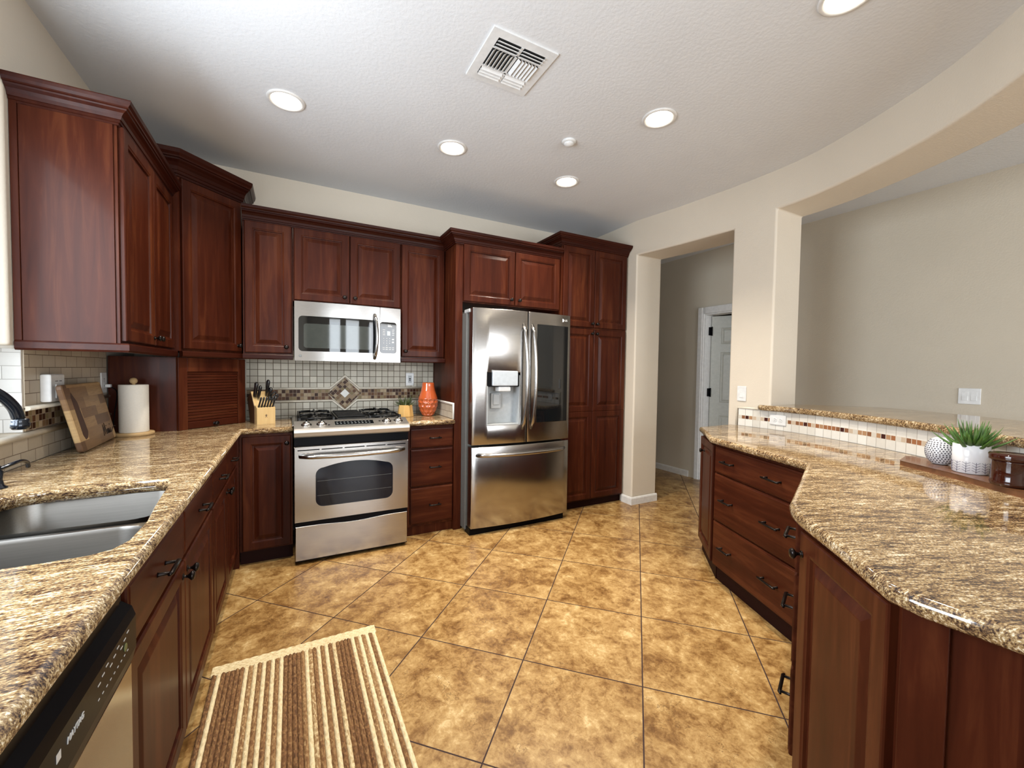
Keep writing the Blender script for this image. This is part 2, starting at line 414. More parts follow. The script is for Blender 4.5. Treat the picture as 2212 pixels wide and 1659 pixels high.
# rear wall of the family room behind the camera, with windows
xs = [XL-0.17, 0.03, 0.67, 1.0, 1.9, 2.5, 4.1, 6.2]
grid_wall('wall_rear', [(x, YR) for x in xs], [(x, YR-0.15) for x in xs], [0, 0.05, 0.35, 2.55, ZC],
          lambda i, j: (i in (1, 5) and j == 2) or (i == 3 and j in (1, 2)), m_wall)
# dining room / hall wall with a door opening
ys = [YR, 2.58, 3.40, 6.0]
grid_wall('wall_dining', [(XD, y) for y in ys], [(XD+0.13, y) for y in ys], [0, 2.07, ZC], lambda i, j: i == 1 and j == 0, m_hall)
grid_wall('wall_hall_end', [(3.36, 6.0), (XD, 6.0)], [(3.36, 6.1), (XD, 6.1)], [0, ZC], lambda i, j: False, m_hall)
grid_wall('wall_hall_side', [(3.36, 3.95), (3.36, 6.0)], [(3.26, 3.95), (3.26, 6.0)], [0, ZC], lambda i, j: False, m_hall)
# closed room behind the hall door
mb = MB(); mb.box(4.66, 6.1, 2.2, 2.28, 0, ZC); mb.box(6.02, 6.1, 2.28, 3.9, 0, ZC); mb.box(4.66, 6.1, 3.9, 3.98, 0, ZC)
structure(mb.build('wall_closet', m_hall))
# curved right wall: pillar, hall opening, pillar, low bar wall with open header
CUR = [(3.03, 3.80), (3.03, 3.06), (3.105, 2.60), (3.15, 2.13), (3.155, 1.795), (3.145, 1.66), (3.12, 1.52), (3.08, 1.385), (3.03, 1.245), (2.975, 1.11),
       (2.92, 0.995), (2.868, 0.893), (2.81, 0.80), (2.745, 0.71), (2.675, 0.627), (2.60, 0.545), (2.48, 0.42), (2.35, 0.30), (2.20, 0.17), (2.03, 0.04), (1.85, -0.08)]
def normals(P):
    out = []
    for i in range(len(P)):
        a = Vector(P[max(i-1, 0)]); b = Vector(P[min(i+1, len(P)-1)]); d = (b-a).normalized()
        out.append((-d.y, d.x))
    return out
NR = normals(CUR)
OUT = []
for i, (p, nn) in enumerate(zip(CUR, NR)):
    if i < 5: nn = (1.0, 0.0)
    elif i < 8: nn = tuple(Vector((1, 0)).lerp(Vector(nn), (i-4)/4).normalized())
    OUT.append((p[0]+0.34*nn[0], p[1]+0.34*nn[1]))
def hole_r(i, j):
    if i in (1, 2): return j in (0, 1)                # hall opening up to 2.50
    if i >= 4: return j in (1, 2)                     # open above the bar up to 2.555
    return False
grid_wall('wall_right', CUR, OUT, [-0.05, 1.065, 2.50, 2.555, ZC+0.05], lambda i, j: (i in (1, 2) and j in (0, 1)) or (i >= 4 and j in (1, 2)), m_wall, 0.016)

# windows
def window(name, cx0, cx1, z0, z1, y, axis, panes=1):
    """frame + glass pane; axis 'x' = lies along x at y, 'y' = lies along y at x=y"""
    r = bpy.data.objects.new(name, None); C.objects.link(r); structure(r)
    T = Matrix.Identity(4) if axis == 'x' else Matrix(((0, 1, 0, 0), (1, 0, 0, 0), (0, 0, 1, 0), (0, 0, 0, 1)))
    f = MB(); t = 0.045
    for (a, b, c, d) in ((cx0, cx1, z0, z0+t), (cx0, cx1, z1-t, z1), (cx0, cx0+t, z0+t, z1-t), (cx1-t, cx1, z0+t, z1-t)):
        f.box(a, b, y-0.02, y+0.02, c, d, 0, T)
    if panes == 2:
        xm = (cx0+cx1)/2; f.box(xm-t/2, xm+t/2, y-0.02, y+0.02, z0+t, z1-t, 0, T)
    f.build('window_frame', m_whitepaint, r)
    g = MB(); g.box(cx0+t, cx1-t, y-0.003, y+0.003, z0+t, z1-t, 0, T); g.build('window_pane', m_glass, r)
    return r
m_glass, nt, b = new_mat('clear_window_glass')
b.inputs['Transmission Weight'].default_value = 1.0; b.inputs['Roughness'].default_value = 0.0; b.inputs['IOR'].default_value = 1.01
L(nt, ramp(nt, noise(nt, coords(nt), 3), [(0, (0.97, 0.99, 0.98)), (1, (1, 1, 1))]), b.inputs['Base Color'])
window('window_1', WY0, WY1, WZ0, WZ1, XL-0.145, 'y', 2)
window('window_2', 0.03, 0.67, 0.35, 2.55, YR-0.1, 'x')
window('window_3', 2.5, 4.1, 0.35, 2.55, YR-0.1, 'x', 2)
window('window_4', 1.0, 1.9, 0.05, 2.55, YR-0.1, 'x')

# baseboards
BBP = [(0.0, 0.0), (0.013, 0.0), (0.013, 0.062), (0.008, 0.075), (0.0, 0.078)]
mb = MB(); sweep(mb, [(3.022, 3.19), (3.022, 3.052), (3.37, 3.052)][::1], [(o+0.001, z) for o, z in [(-q[0], q[1]) for q in BBP]] if False else [(q[0], q[1]) for q in BBP])
structure(mb.build('baseboard_pillar', m_whitepaint))
mb = MB(); sweep(mb, [(XD-0.001, 6.0), (XD-0.001, 3.575)], BBP); structure(mb.build('baseboard_hall', m_whitepaint))

# hall door with casing
r = bpy.data.objects.new('door_1', None); C.objects.link(r); structure(r)
mb = MB()
for (y0, y1, z0, z1) in ((3.40, 3.475, 0, 2.15), (2.505, 2.58, 0, 2.15), (2.58, 3.40, 2.07, 2.15)):
    mb.box(XD-0.018, XD, y0, y1, z0, z1, 0.004)
    mb.box(XD-0.026, XD-0.017, y0+0.02 if y0 > 3 else y0, y1 if y0 > 3 else y1-0.02, z0, z1-0.02 if z1 < 2.1 else z1, 0.003)
mb.box(XD-0.005, XD+0.135, 3.385, 3.40, 0, 2.07); mb.box(XD-0.005, XD+0.135, 2.58, 2.595, 0, 2.07); mb.box(XD-0.005, XD+0.135, 2.595, 3.385, 2.055, 2.07)
mb.build('door_casing', m_whitepaint, r)
dl = bpy.data.objects.new('hinge_axis', None)
DT = Tr(XD+0.10, 3.372, 0) @ rot(math.radians(28), 'Z')      # leaf runs along local -y from the hinge
mb = MB(); W = 0.77
cols = [0.0, 0.11, 0.33, 0.44, 0.66, W]; rows = [0.012, 0.24, 0.82, 0.98, 1.60, 1.70, 1.90, 2.045]
mb.box(0.0, 0.034, -W, 0.0, rows[0], rows[-1], 0, DT)
for c0, c1 in ((0.11, 0.33), (0.44, 0.66)):
    for z0, z1 in ((0.24, 0.82), (0.98, 1.60), (1.70, 1.90)):
        rings = []
        for ins, x in ((0, -0.0005), (0.006, -0.007), (0.02, -0.001), (0.036, -0.008)):
            rings.append([DT @ Vector(p) for p in ((x, -c0-ins, z0+ins), (x, -c1+ins, z0+ins), (x, -c1+ins, z1-ins), (x, -c0-ins, z1-ins))])
        mb.loft(rings, True, False, True)
mb.build('door_leaf', m_doorgrey, r)
for hz in (0.28, 1.10, 1.86):
    h = MB(); h.box(XD+0.06, XD+0.115, 3.362, 3.3845, hz-0.05, hz+0.05, 0.002); h.lathe([(0.008, hz-0.055), (0.008, hz+0.055)], Tr(XD+0.085, 3.356, 0), 10); h.build('hinge', m_black, r)

# ---------------------------------------------------------------- ceiling fixtures
m_emit, nt, b = new_mat('lit_led_lens')
b.inputs['Base Color'].default_value = (1, 0.95, 0.85, 1); b.inputs['Emission Color'].default_value = (1.0, 0.90, 0.72, 1); b.inputs['Emission Strength'].default_value = 14
LIGHTS = [((-0.02, 2.70), 'recessed ceiling light above the left end of the range wall, nearest the sink'),
          ((0.966, 2.704), 'recessed ceiling light between the microwave and the fridge'),
          ((1.926, 2.726), 'farthest recessed ceiling light, above the fridge and below the smoke detector'),
          ((1.919, 1.788), 'recessed ceiling light to the right of the smoke detector'),
          ((1.942, 0.862), 'recessed ceiling light cut off by the top edge of the photo')]
proto = None
for (x, y), lab in LIGHTS:
    t = thing('recessed_light', lab, 'ceiling light', (x, y, ZC), 0, 'recessed lights in the kitchen ceiling')
    if proto is None:
        a = MB(); a.lathe([(0.098, 0.0), (0.098, -0.004), (0.090, -0.009), (0.080, -0.008), (0.074, -0.001), (0.072, 0.0)][::-1], None, 40)
        p1 = a.build('trim_ring', m_whitepaint, t)
        a = MB(); a.lathe([(0.0005, -0.0045), (0.045, -0.0045), (0.0735, -0.002)], None, 40); p2 = a.build('lens', m_emit, t)
        proto = (p1, p2)
    else:
        for q in proto: copy_part(q, t, (0, 0, 0))
    l = bpy.data.lights.new('recessed_lamp', 'AREA'); l.shape = 'DISK'; l.size = 0.13; l.energy = 12.5; l.color = (1.0, 0.90, 0.76); l.spread = math.radians(115)
    lo = bpy.data.objects.new('recessed_lamp', l); C.objects.link(lo); lo.location = (0, 0, -0.012); lo.parent = t

t = thing('smoke_detector', 'small white round detector on the ceiling between the recessed lights', 'smoke detector', (1.603, 2.251, ZC))
a = MB(); a.lathe([(0.046, 0), (0.046, -0.006), (0.040, -0.012), (0.034, -0.014)][::-1], None, 32); a.build('base_plate', m_white, t)
a = MB(); a.lathe([(0.034, -0.012), (0.030, -0.022), (0.016, -0.031), (0.004, -0.033)][::-1], None, 32); a.build('sensor_cap', m_white, t)

t = thing('air_vent', 'square white air register with slanted louvers on the ceiling', 'vent', (0.952, 1.836, ZC))
a = MB(); o, i_ = 0.168, 0.125
for (x0, x1, y0, y1) in ((-o, o, -o, -i_), (-o, o, i_, o), (-o, -i_, -i_, i_), (i_, o, -i_, i_)): a.box(x0, x1, y0, y1, -0.008, 0, 0)
a.build('frame', m_white, t)
a = MB(); a.box(-i_, i_, -i_, i_, -0.003, -0.0005); a.build('duct_opening', m_slot, t)
m_louv = m_white
a = MB()
a.box(-i_, i_, -0.067, -0.060, -0.009, -0.003); a.box(-i_, i_, 0.060, 0.067, -0.009, -0.003); a.box(-0.006, 0.006, -0.125, 0.125, -0.009, -0.003)
a.build('divider', m_white, t)
a = MB()
for k in range(3):
    y = -0.112+k*0.02
    for x0, x1 in ((-i_+0.004, -0.008), (0.008, i_-0.004)): a.box(x0, x1, -0.011, 0.011, -0.001, 0.001, 0, Tr(0, y, -0.013) @ rot(0.55, 'X'))
a.build('louver_row', m_white, t)
a = MB()
for k in range(3):
    y = 0.076+k*0.02
    for x0, x1 in ((-i_+0.004, -0.008), (0.008, i_-0.004)): a.box(x0, x1, -0.009, 0.009, -0.001, 0.001, 0, Tr(0, y, -0.010) @ rot(-0.75, 'X'))
for k in range(8):
    x = -0.105+k*0.03; a.box(x-0.0015, x+0.0015, 0.068, 0.124, -0.006, -0.003)
a.build('louver_row', m_white, t)
for sg, name in ((-1, 'louver_fan'), (1, 'louver_fan')):
    a = MB()
    for k in range(6):
        x = sg*(0.02+k*0.0185); a.box(-0.009, 0.009, -0.055, 0.055, -0.001, 0.001, 0, Tr(x, 0, -0.011) @ rot(sg*0.7, 'Y'))
    a.build(name, m_white, t)
t = thing('hall_ceiling_vent', 'thin white grille on the hall ceiling beyond the doorway', 'vent', (4.28, 3.72, ZC))
a = MB(); a.box(-0.1, 0.1, -0.16, 0.16, -0.012, 0, 0.004); a.build('grille', m_white, t)

# ---------------------------------------------------------------- cabinets
def raised_door(wd, h, x, z, y=0.0, t=0.02, rail=0.058):
    """frame-and-raised-panel door front as one mesh; back at y, front at y-t"""
    mb = MB(); rl = min(rail, wd*0.27)
    L_ = [(0.0, 0.0), (0.0, -t+0.005), (0.002, -t+0.0015), (0.006, -t), (rl-0.010, -t), (rl-0.004, -t+0.003), (rl, -t+0.004), (rl+0.002, -t+0.0115), (rl+0.008, -t+0.012), (rl+0.034, -t+0.003), (rl+0.037, -t+0.0025)]
    mx = min(wd, h)/2-0.004
    rings = []
    for i, d in L_:
        i = min(i, mx)
        rings.append([(x+i, y+d, z+i), (x+wd-i, y+d, z+i), (x+wd-i, y+d, z+h-i), (x+i, y+d, z+h-i)])
    mb.loft(rings)
    return mb
def slab_front(wd, h, x, z, y=0.0, t=0.02):
    mb = MB()
    rings = []
    for i, d in ((0, 0), (0, -t+0.007), (0.002, -t+0.003), (0.008, -t+0.002), (0.010, -t), ):
        rings.append([(x+i, y+d, z+i), (x+wd-i, y+d, z+i), (x+wd-i, y+d, z+h-i), (x+i, y+d, z+h-i)])
    mb.loft(rings); return mb
KN = [(0.0045, 0.0), (0.0045, 0.012), (0.0085, 0.017), (0.0145, 0.022), (0.0155, 0.026), (0.012, 0.031), (0.004, 0.033)]
KNB = [(0.010, 0.0), (0.010, 0.003)] + KN
def knob(parent, x, z, y=-0.02):
    a = MB(); a.lathe(KNB, Tr(x, y, z) @ rot(PI/2, 'X'), 16); return a.build('knob', m_bronze, parent)
def pull(parent, x, z, y=-0.02, ln=0.10, st=0.030):
    a = MB()
    for sx in (-1, 1):
        a.lathe([(0.007, 0), (0.005, 0.004), (0.0045, st)], Tr(x+sx*ln*0.38, y, z) @ rot(PI/2, 'X'), 10)
    a.tube([(x-ln/2, y-st+0.004, z), (x-ln*0.42, y-st, z), (x+ln*0.42, y-st, z), (x+ln/2, y-st+0.004, z)], [0.0035, 0.006, 0.006, 0.0035], 10)
    return a.build('pull_handle', m_bronze, parent)
def door(parent, x, z, wd, h, kn=None, mat=None):
    d = raised_door(wd, h, x, z).build('door', mat or m_wood, parent)
    if kn: knob(d, *kn)
    return d
def drawer(parent, x, z, wd, h, pulls=()):
    d = slab_front(wd, h, x, z).build('drawer', m_woodh, parent)
    for p in pulls: pull(d, p, z+h/2)
    return d
def body(parent, x0, x1, depth, z0, z1, mat=None):
    a = MB(); a.box(x0, x1, 0.0, depth, z0, z1, 0.0015); return a.build('carcass', mat or m_wood, parent)
CROWN = [(0.0, 0.0), (0.009, 0.0), (0.010, 0.009), (0.016, 0.011), (0.017, 0.022), (0.022, 0.024), (0.026, 0.038), (0.036, 0.051), (0.050, 0.060), (0.052, 0.066), (0.060, 0.068), (0.061, 0.074), (0.070, 0.084), (0.074, 0.097), (0.074, 0.101), (0.0, 0.101)]
def crown(path, z, h=0.1, k=1.0, parent=None, name='crown_moulding', T=None):
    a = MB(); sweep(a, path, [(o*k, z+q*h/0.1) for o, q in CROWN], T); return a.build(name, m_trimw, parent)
RAIL = [(-0.018, 0.0), (0.008, 0.0), (0.012, -0.006), (0.012, -0.030), (0.006, -0.038), (-0.018, -0.038)]
def lrail(path, z, parent=None, name='light_rail'):
    a = MB(); sweep(a, path, [(o, z+q) for o, q in RAIL]); return a.build(name, m_trimw, parent)

UZ0, UZ1 = 1.432, 2.36
# left wall cabinet (beside the window): local frame x -> +y, y -> -x
t = thing('wall_cabinet', 'deep-red wall cabinet with a plain side panel, beside the window on the left', 'cabinet', (-0.65, 2.375, UZ0), PI/2)
H = 0.945
a = MB(); a.box(0.0, 0.862, 0.0, 0.313, 0.0, H+0.01, 0.001); a.build('carcass', m_wood, t)
a = MB(); a.box(-0.006, 0.0, 0.012, 0.29, 0.0, H, 0.001); a.box(-0.010, 0.0, 0.291, 0.313, 0.0, H, 0.002); a.build('side_panel', m_wood, t)
door(t, 0.012, 0.012, 0.430, H-0.03, (0.415, 0.05)); door(t, 0.447, 0.012, 0.400, H-0.03, (0.475, 0.05))
crown([(0.0, 0.313), (0.0, -0.0), (0.862, -0.0)][::-1], H-0.01, 0.105, 1.0, t) if False else None
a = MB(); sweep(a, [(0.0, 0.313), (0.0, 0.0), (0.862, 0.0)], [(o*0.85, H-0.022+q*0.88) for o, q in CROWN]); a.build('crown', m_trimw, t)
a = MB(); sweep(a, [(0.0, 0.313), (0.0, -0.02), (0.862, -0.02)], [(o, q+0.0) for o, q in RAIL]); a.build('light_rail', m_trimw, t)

# diagonal corner wall cabinet + appliance garage under it
AX, AY, BX, BY = -0.615, 3.245, -0.312, 3.548
t = thing('corner_cabinet', 'tallest wall cabinet set diagonally across the corner, single door', 'cabinet', (AX, AY, UZ0), PI/4)
W = math.hypot(BX-AX, BY-AY); s2 = math.sqrt(0.5)
def loc45(x, y): dx, dy = x-AX, y-AY; return ((dx+dy)*s2, (dy-dx)*s2)
poly = [loc45(AX, AY), loc45(BX, BY), loc45(BX, YB-0.002), loc45(XL+0.002, YB-0.002), loc45(XL+0.002, AY)]
a = MB(); a.prism([(x, y+0.0) for x, y in poly], 0.0, 1.085); a.build('carcass', m_wood, t)
door(t, 0.014, 0.014, W-0.028, 1.05, (W-0.045, 0.055))
a = MB(); sweep(a, [loc45(XL+0.002, AY), (0, 0), (W, 0), loc45(BX, YB-0.002)], [(o, 1.07+q*1.42) for o, q in CROWN]); a.build('crown', m_trimw, t)
a = MB(); sweep(a, [(0.0, -0.02), (W, -0.02)], [(o, q) for o, q in RAIL]); a.build('light_rail', m_trimw, t)
ZT = 0.93
t = thing('appliance_garage', 'dark-red corner appliance garage with a slatted roll-up door, on the worktop', 'cabinet', (AX-0.02, AY+0.02, ZT), PI/4)
a = MB(); hh = UZ0-0.04-ZT
def lg(x, y): dx, dy = x-(AX-0.02), y-(AY+0.02); return ((dx+dy)*s2, (dy-dx)*s2)
W2 = W+0.03
poly = [(0, 0.0), (W2, 0.0), lg(BX+0.0, YB-0.02), lg(XL+0.014, YB-0.02), lg(XL+0.014, AY+0.02)]
a.prism(poly, 0.0, hh); a.build('carcass', m_wood, t)
a = MB(); fr = 0.055
for (x0, x1, z0, z1) in ((0, fr, 0, hh), (W2-fr, W2, 0, hh), (fr, W2-fr, hh-0.09, hh)): a.box(x0, x1, -0.02, 0.0, z0, z1, 0.002)
a.build('face_frame', m_wood, t)
a = MB(); prof = []
nsl = 17; z0 = 0.05; z1 = hh-0.09
sl = (z1-z0)/nsl
for k in range(nsl): a.box(fr, W2-fr, -0.012, -0.001, z0+k*sl+0.0008, z0+(k+1)*sl-0.0008, 0.004)
a.box(fr+0.002, W2-fr-0.002, -0.017, -0.001, 0.003, z0-0.001, 0.003)
d = a.build('roll_up_door', m_woodh, t); knob(d, W2/2, 0.024, -0.017)

# back run: wall cabinets
YU = 3.49
def upper(x0, x1, z0, z1, label, doors, kn, group='wall cabinets on the range wall'):
    t = thing('wall_cabinet', label, 'cabinet', (x0, YU, z0), 0, group)
    body(t, 0.0, x1-x0-0.001, YB-YU-0.002, 0.0, z1-z0)
    for (a0, a1), k in zip(doors, kn): door(t, a0-x0, 0.010, a1-a0, z1-z0-0.014, (k-x0, 0.055))
    return t
upper(-0.300, 0.0135, UZ0, 2.375, 'narrow tall wall cabinet to the left of the microwave', [(-0.289, 0.004)], [-0.03])
upper(0.015, 0.804, 1.832, 2.375, 'short two-door wall cabinet directly above the microwave', [(0.021, 0.405), (0.411, 0.799)], [0.368, 0.445])
upper(0.806, 1.186, UZ0, 2.375, 'narrow tall wall cabinet between the microwave and the fridge', [(0.812, 1.180)], [0.842])
o = lrail([(-0.300, YU-0.02), (0.013, YU-0.02)], UZ0); put(o, 'short red-brown light rail strip left of the microwave, under the narrow cabinet', 'trim')
o = lrail([(0.806, YU-0.02), (1.186, YU-0.02)], UZ0); put(o, 'short red-brown light rail strip right of the microwave, above the orange vase', 'trim')
# tall panel + fridge cabinet
YF = 3.22
t = thing('fridge_cabinet', 'two-door cabinet above the fridge with a full-height panel on its left', 'cabinet', (1.19, YF, 0.0))
a = MB(); a.box(0.0, 0.062, 0.0, YB-YF-0.002, 0.0, 2.40, 0.002); a.build('tall_side_panel', m_wood, t)
a = MB(); a.box(0.062, 1.022, 0.0, YB-YF-0.002, 1.90, 2.40, 0.001); a.build('carcass', m_wood, t)
for x0, x1, k in ((0.066, 0.541, 0.505), (0.547, 1.016, 0.585)): door(t, x0, 1.908, x1-x0, 0.468, (k, 1.955))
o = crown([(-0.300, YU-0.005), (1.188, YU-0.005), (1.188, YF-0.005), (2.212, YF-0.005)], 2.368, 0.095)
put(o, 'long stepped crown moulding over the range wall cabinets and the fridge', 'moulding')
# pantry
YP = 3.19
t = thing('pantry_cabinet', 'tall four-door pantry cabinet between the fridge and the wall pillar', 'cabinet', (2.215, YP, 0.0))
a = MB(); a.box(0.0, 0.805, 0.0, YB-YP-0.002, 0.075, 2.53, 0.0015); a.build('carcass', m_wood, t)
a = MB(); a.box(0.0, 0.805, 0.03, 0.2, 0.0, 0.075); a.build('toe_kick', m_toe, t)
for x0, x1, kx in ((0.012, 0.378, 0.352), (0.384, 0.79, 0.41)):
    door(t, x0, 1.765, x1-x0, 0.745, (kx, 1.80)); 
    d = MB()
    # lower door: two stacked raised panels
    wd = x1-x0; z0, h = 0.09, 1.655
    d = raised_door(wd, h*0.52, x0, z0); e = raised_door(wd, h*0.48, x0, z0+h*0.52)
    tmp = bpy.data.meshes.new('door'); e.bm.to_mesh(tmp); d.bm.from_mesh(tmp); e.bm.free(); bpy.data.meshes.remove(tmp)
    dd = d.build('door', m_wood, t); knob(dd, kx, z0+h-0.04)
a = MB(); sweep(a, [(0.0, YB-YP-0.002), (0.0, -0.005), (0.805, -0.005)], [(o, 2.50+q*1.02) for o, q in CROWN]); a.build('crown', m_trimw, t)

# base cabinets on the range wall
YF2 = 3.245
def toe(t, w_, d=0.03): 
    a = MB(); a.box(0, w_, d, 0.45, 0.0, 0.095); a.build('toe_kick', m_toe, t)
t = thing('base_cabinet', 'single-door base cabinet in the corner to the left of the stove', 'cabinet', (-0.305, YF2, 0))
body(t, 0.0, 0.312, 0.53, 0.095, 0.888); toe(t, 0.312)
door(t, 0.016, 0.105, 0.285, 0.765, (0.277, 0.82))
t = thing('drawer_cabinet', 'three-drawer base cabinet between the stove and the fridge', 'cabinet', (0.786, YF2, 0))
body(t, 0.0, 0.402, 0.53, 0.075, 0.888); 
a = MB(); a.box(0.0, 0.402, 0.012, 0.45, 0.0, 0.075); a.build('toe_kick', m_wood, t)
drawer(t, 0.045, 0.712, 0.352, 0.150, (0.24,)); drawer(t, 0.045, 0.402, 0.352, 0.296, (0.24,)); drawer(t, 0.045, 0.098, 0.352, 0.290, (0.24,))

# left run base cabinets (front faces +x)
def left_cab(y0, y1, label, pulls, kns, split, group='base cabinets under the sink worktop'):
    t = thing('base_cabinet', label, 'cabinet', (-0.335, y0, 0), PI/2, group)
    w_ = y1-y0
    a = MB(); a.box(0.0, w_-0.001, 0.0, 0.58, 0.095, 0.70, 0.001); a.box(0.0, w_-0.001, 0.0, 0.008, 0.70, 0.888, 0.001); a.build('carcass', m_wood, t)
    toe(t, w_-0.001, 0.02)
    for (a0, a1), p in zip(((y0+0.01, split-0.003), (split+0.003, y1-0.01)), pulls):
        drawer(t, a0-y0, 0.705, a1-a0, 0.155, (p-y0,))
    for (a0, a1), k in zip(((y0+0.01, split-0.003), (split+0.003, y1-0.01)), kns):
        door(t, a0-y0, 0.105, a1-a0, 0.585, (k-y0, 0.648))
    return t
left_cab(1.165, 2.27, 'two-door sink base cabinet with glossy doors, next to the dishwasher', (1.43, 1.99), (1.676, 1.742), 1.708)
left_cab(2.272, 3.215, 'two-door base cabinet between the sink base and the corner', (2.50, 2.95), (2.70, 2.765), 2.733)
mb = MB(); mb.box(-0.60, -0.307, 3.217, 3.243, 0.0, 0.888); put(mb.build('corner_filler', m_wood), 'narrow dark filler strip in the corner where the two base runs meet', 'cabinet filler')

# ---------------------------------------------------------------- dishwasher
t = thing('dishwasher', 'stainless dishwasher with a black control panel under the left worktop', 'dishwasher', (-0.335, 0.555, 0), PI/2)
a = MB(); a.box(0.0, 0.605, 0.0, 0.57, 0.1, 0.885); a.build('tub_body', m_black, t)
a = MB(); a.box(0.004, 0.601, -0.028, -0.001, 0.11, 0.70, 0.004); a.build('door_panel', m_steel, t)
a = MB()
pr = [(-0.001, 0.704), (-0.030, 0.704), (-0.036, 0.73), (-0.036, 0.80), (-0.030, 0.82), (-0.012, 0.835), (-0.012, 0.868), (-0.001, 0.868)]
a.loft([[(x, y, z) for y, z in pr] for x in (0.004, 0.601)]); cp = a.build('control_panel', m_black, t)
a = MB(); a.loft([[(0.02, -0.014, 0.826), (0.585, -0.014, 0.826), (0.585, -0.014, 0.858), (0.02, -0.014, 0.858)], [(0.02, -0.0125, 0.826), (0.585, -0.0125, 0.826), (0.585, -0.0125, 0.858), (0.02, -0.0125, 0.858)]]); a.build('handle_recess', m_black, cp)
text_mesh('lettering', 'MAYTAG', 0.014, m_legend, cp, Tr(0.315, -0.0366, 0.772) @ FRONT, shear=0.25)
a = MB()
for k in range(9):
    x = 0.40+k*0.018
    a.box(x, x+0.011, -0.0367, -0.0362, 0.777 + (k % 3)*0.006, 0.7795 + (k % 3)*0.006); a.box(x, x+0.006, -0.0367, -0.0362, 0.752, 0.754)
a.box(0.255, 0.268, -0.0367, -0.0362, 0.765, 0.778)
a.build('lettering', m_legend, cp)
a = MB(); a.lathe([(0.008, 0), (0.008, 0.0012)], Tr(0.535, -0.036, 0.766) @ rot(PI/2, 'X'), 16); a.build('button', simple('dim_green_button', (0.10, 0.13, 0.05), 0.4), cp)

# ---------------------------------------------------------------- worktops
def counter(name, poly, z0, z1, mat, hole=None, r=0.017):
    """bullnosed slab; poly CCW"""
    mb = MB(); bm = mb.bm; th = z1-z0
    prof = []
    for k in range(9):
        a_ = -PI/2+PI*k/8
        prof.append((r*(1-math.cos(a_)), z0+th/2+th/2*math.sin(a_)))
    rings = [[(x, y, z) for x, y in inset(poly, i)] for i, z in prof]
    V = mb.loft(rings, True, False, False, True)
    def fill(ring, z, hv):
        ed = []
        for lst in ([ring] + ([hv] if hv else [])):
            for i in range(len(lst)):
                e = bm.edges.get((lst[i], lst[(i+1) % len(lst)])) or bm.edges.new((lst[i], lst[(i+1) % len(lst)]))
                ed.append(e)
        bmesh.ops.triangle_fill(bm, use_beauty=True, use_dissolve=False, edges=ed)
    if hole:
        hr = [[bm.verts.new((x, y, z)) for x, y in h] for h, z in ((hole, z0), (inset(hole, 0.0), z1-0.006), (inset(hole, -0.004), z1))]
        for A, B in zip(hr, hr[1:]):
            for i in range(len(A)):
                j = (i+1) % len(A); f = bm.faces.new((A[i], A[j], B[j], B[i])); f.smooth = True
        fill(V[0], z0, hr[0]); fill(V[-1], z1, hr[2])
    else:
        fill(V[0], z0, None); fill(V[-1], z1, None)
    return mb.build(name, mat)
sink_poly = [(-0.79, 1.30), (-0.775, 1.25), (-0.74, 1.215), (-0.62, 1.195), (-0.45, 1.192), (-0.385, 1.198), (-0.355, 1.215), (-0.338, 1.26), (-0.338, 1.40), (-0.355, 1.55), (-0.368, 1.70),
             (-0.375, 1.82), (-0.392, 1.875), (-0.43, 1.893), (-0.50, 1.895), (-0.70, 1.875), (-0.755, 1.855), (-0.785, 1.81), (-0.795, 1.60)]
o = counter('worktop', [(XL+0.001, -0.7), (-0.287, -0.7), (-0.287, 3.205), (0.010, 3.205), (0.010, YB-0.01), (XL+0.001, YB-0.01)], 0.89, ZT, m_gran, sink_poly)
put(o, 'long gold-brown granite worktop with the sink cut-out, along the window wall', 'worktop')
o = counter('worktop', [(0.786, 3.195), (1.188, 3.195), (1.188, YB-0.01), (0.786, YB-0.01)], 0.89, ZT, m_gran)
put(o, 'short granite worktop with the orange vase, right of the stove', 'worktop')
PEN = [(2.745, 2.085), (2.56, 1.895), (2.375, 1.725), (2.24, 1.37), (2.105, 1.025), (1.75, 0.875), (1.415, 0.735), (1.36, 0.70), (1.305, 0.65), (1.17, 0.495), (1.035, 0.355), (1.022, 0.30), (1.03, 0.20), (1.06, -0.15)]
wall_side = [(p[0]-0.010*n[0], p[1]-0.010*n[1]) for p, n in zip(CUR[3:], NR[3:])]
o = counter('worktop', PEN + list(reversed([(3.132, 2.10)] + wall_side[1:])), 0.89, ZT, m_gran_pen)
put(o, 'wide angular granite peninsula worktop in the right foreground', 'worktop')
# bar top
front = [(p[0]-0.035*n[0], p[1]-0.035*n[1]) for p, n in zip(CUR[5:], NR[5:])]
nose = [(3.145, 1.872), (3.118, 1.868), (3.104, 1.848), (3.106, 1.80), (3.110, 1.72)]
back = [(3.505, 1.782), (3.83, 1.40), (3.78, 1.15), (3.62, 0.83), (3.35, 0.45), (3.0, 0.1), (2.6, -0.2), (2.1, -0.42)]
o = counter('bar_top', nose + front[1:] + list(reversed(back)) + [(3.1505, 1.780)], 1.0655, 1.106, m_gran_pen, None, 0.015)
put(o, 'raised curved granite bar top behind the peninsula', 'bar counter')

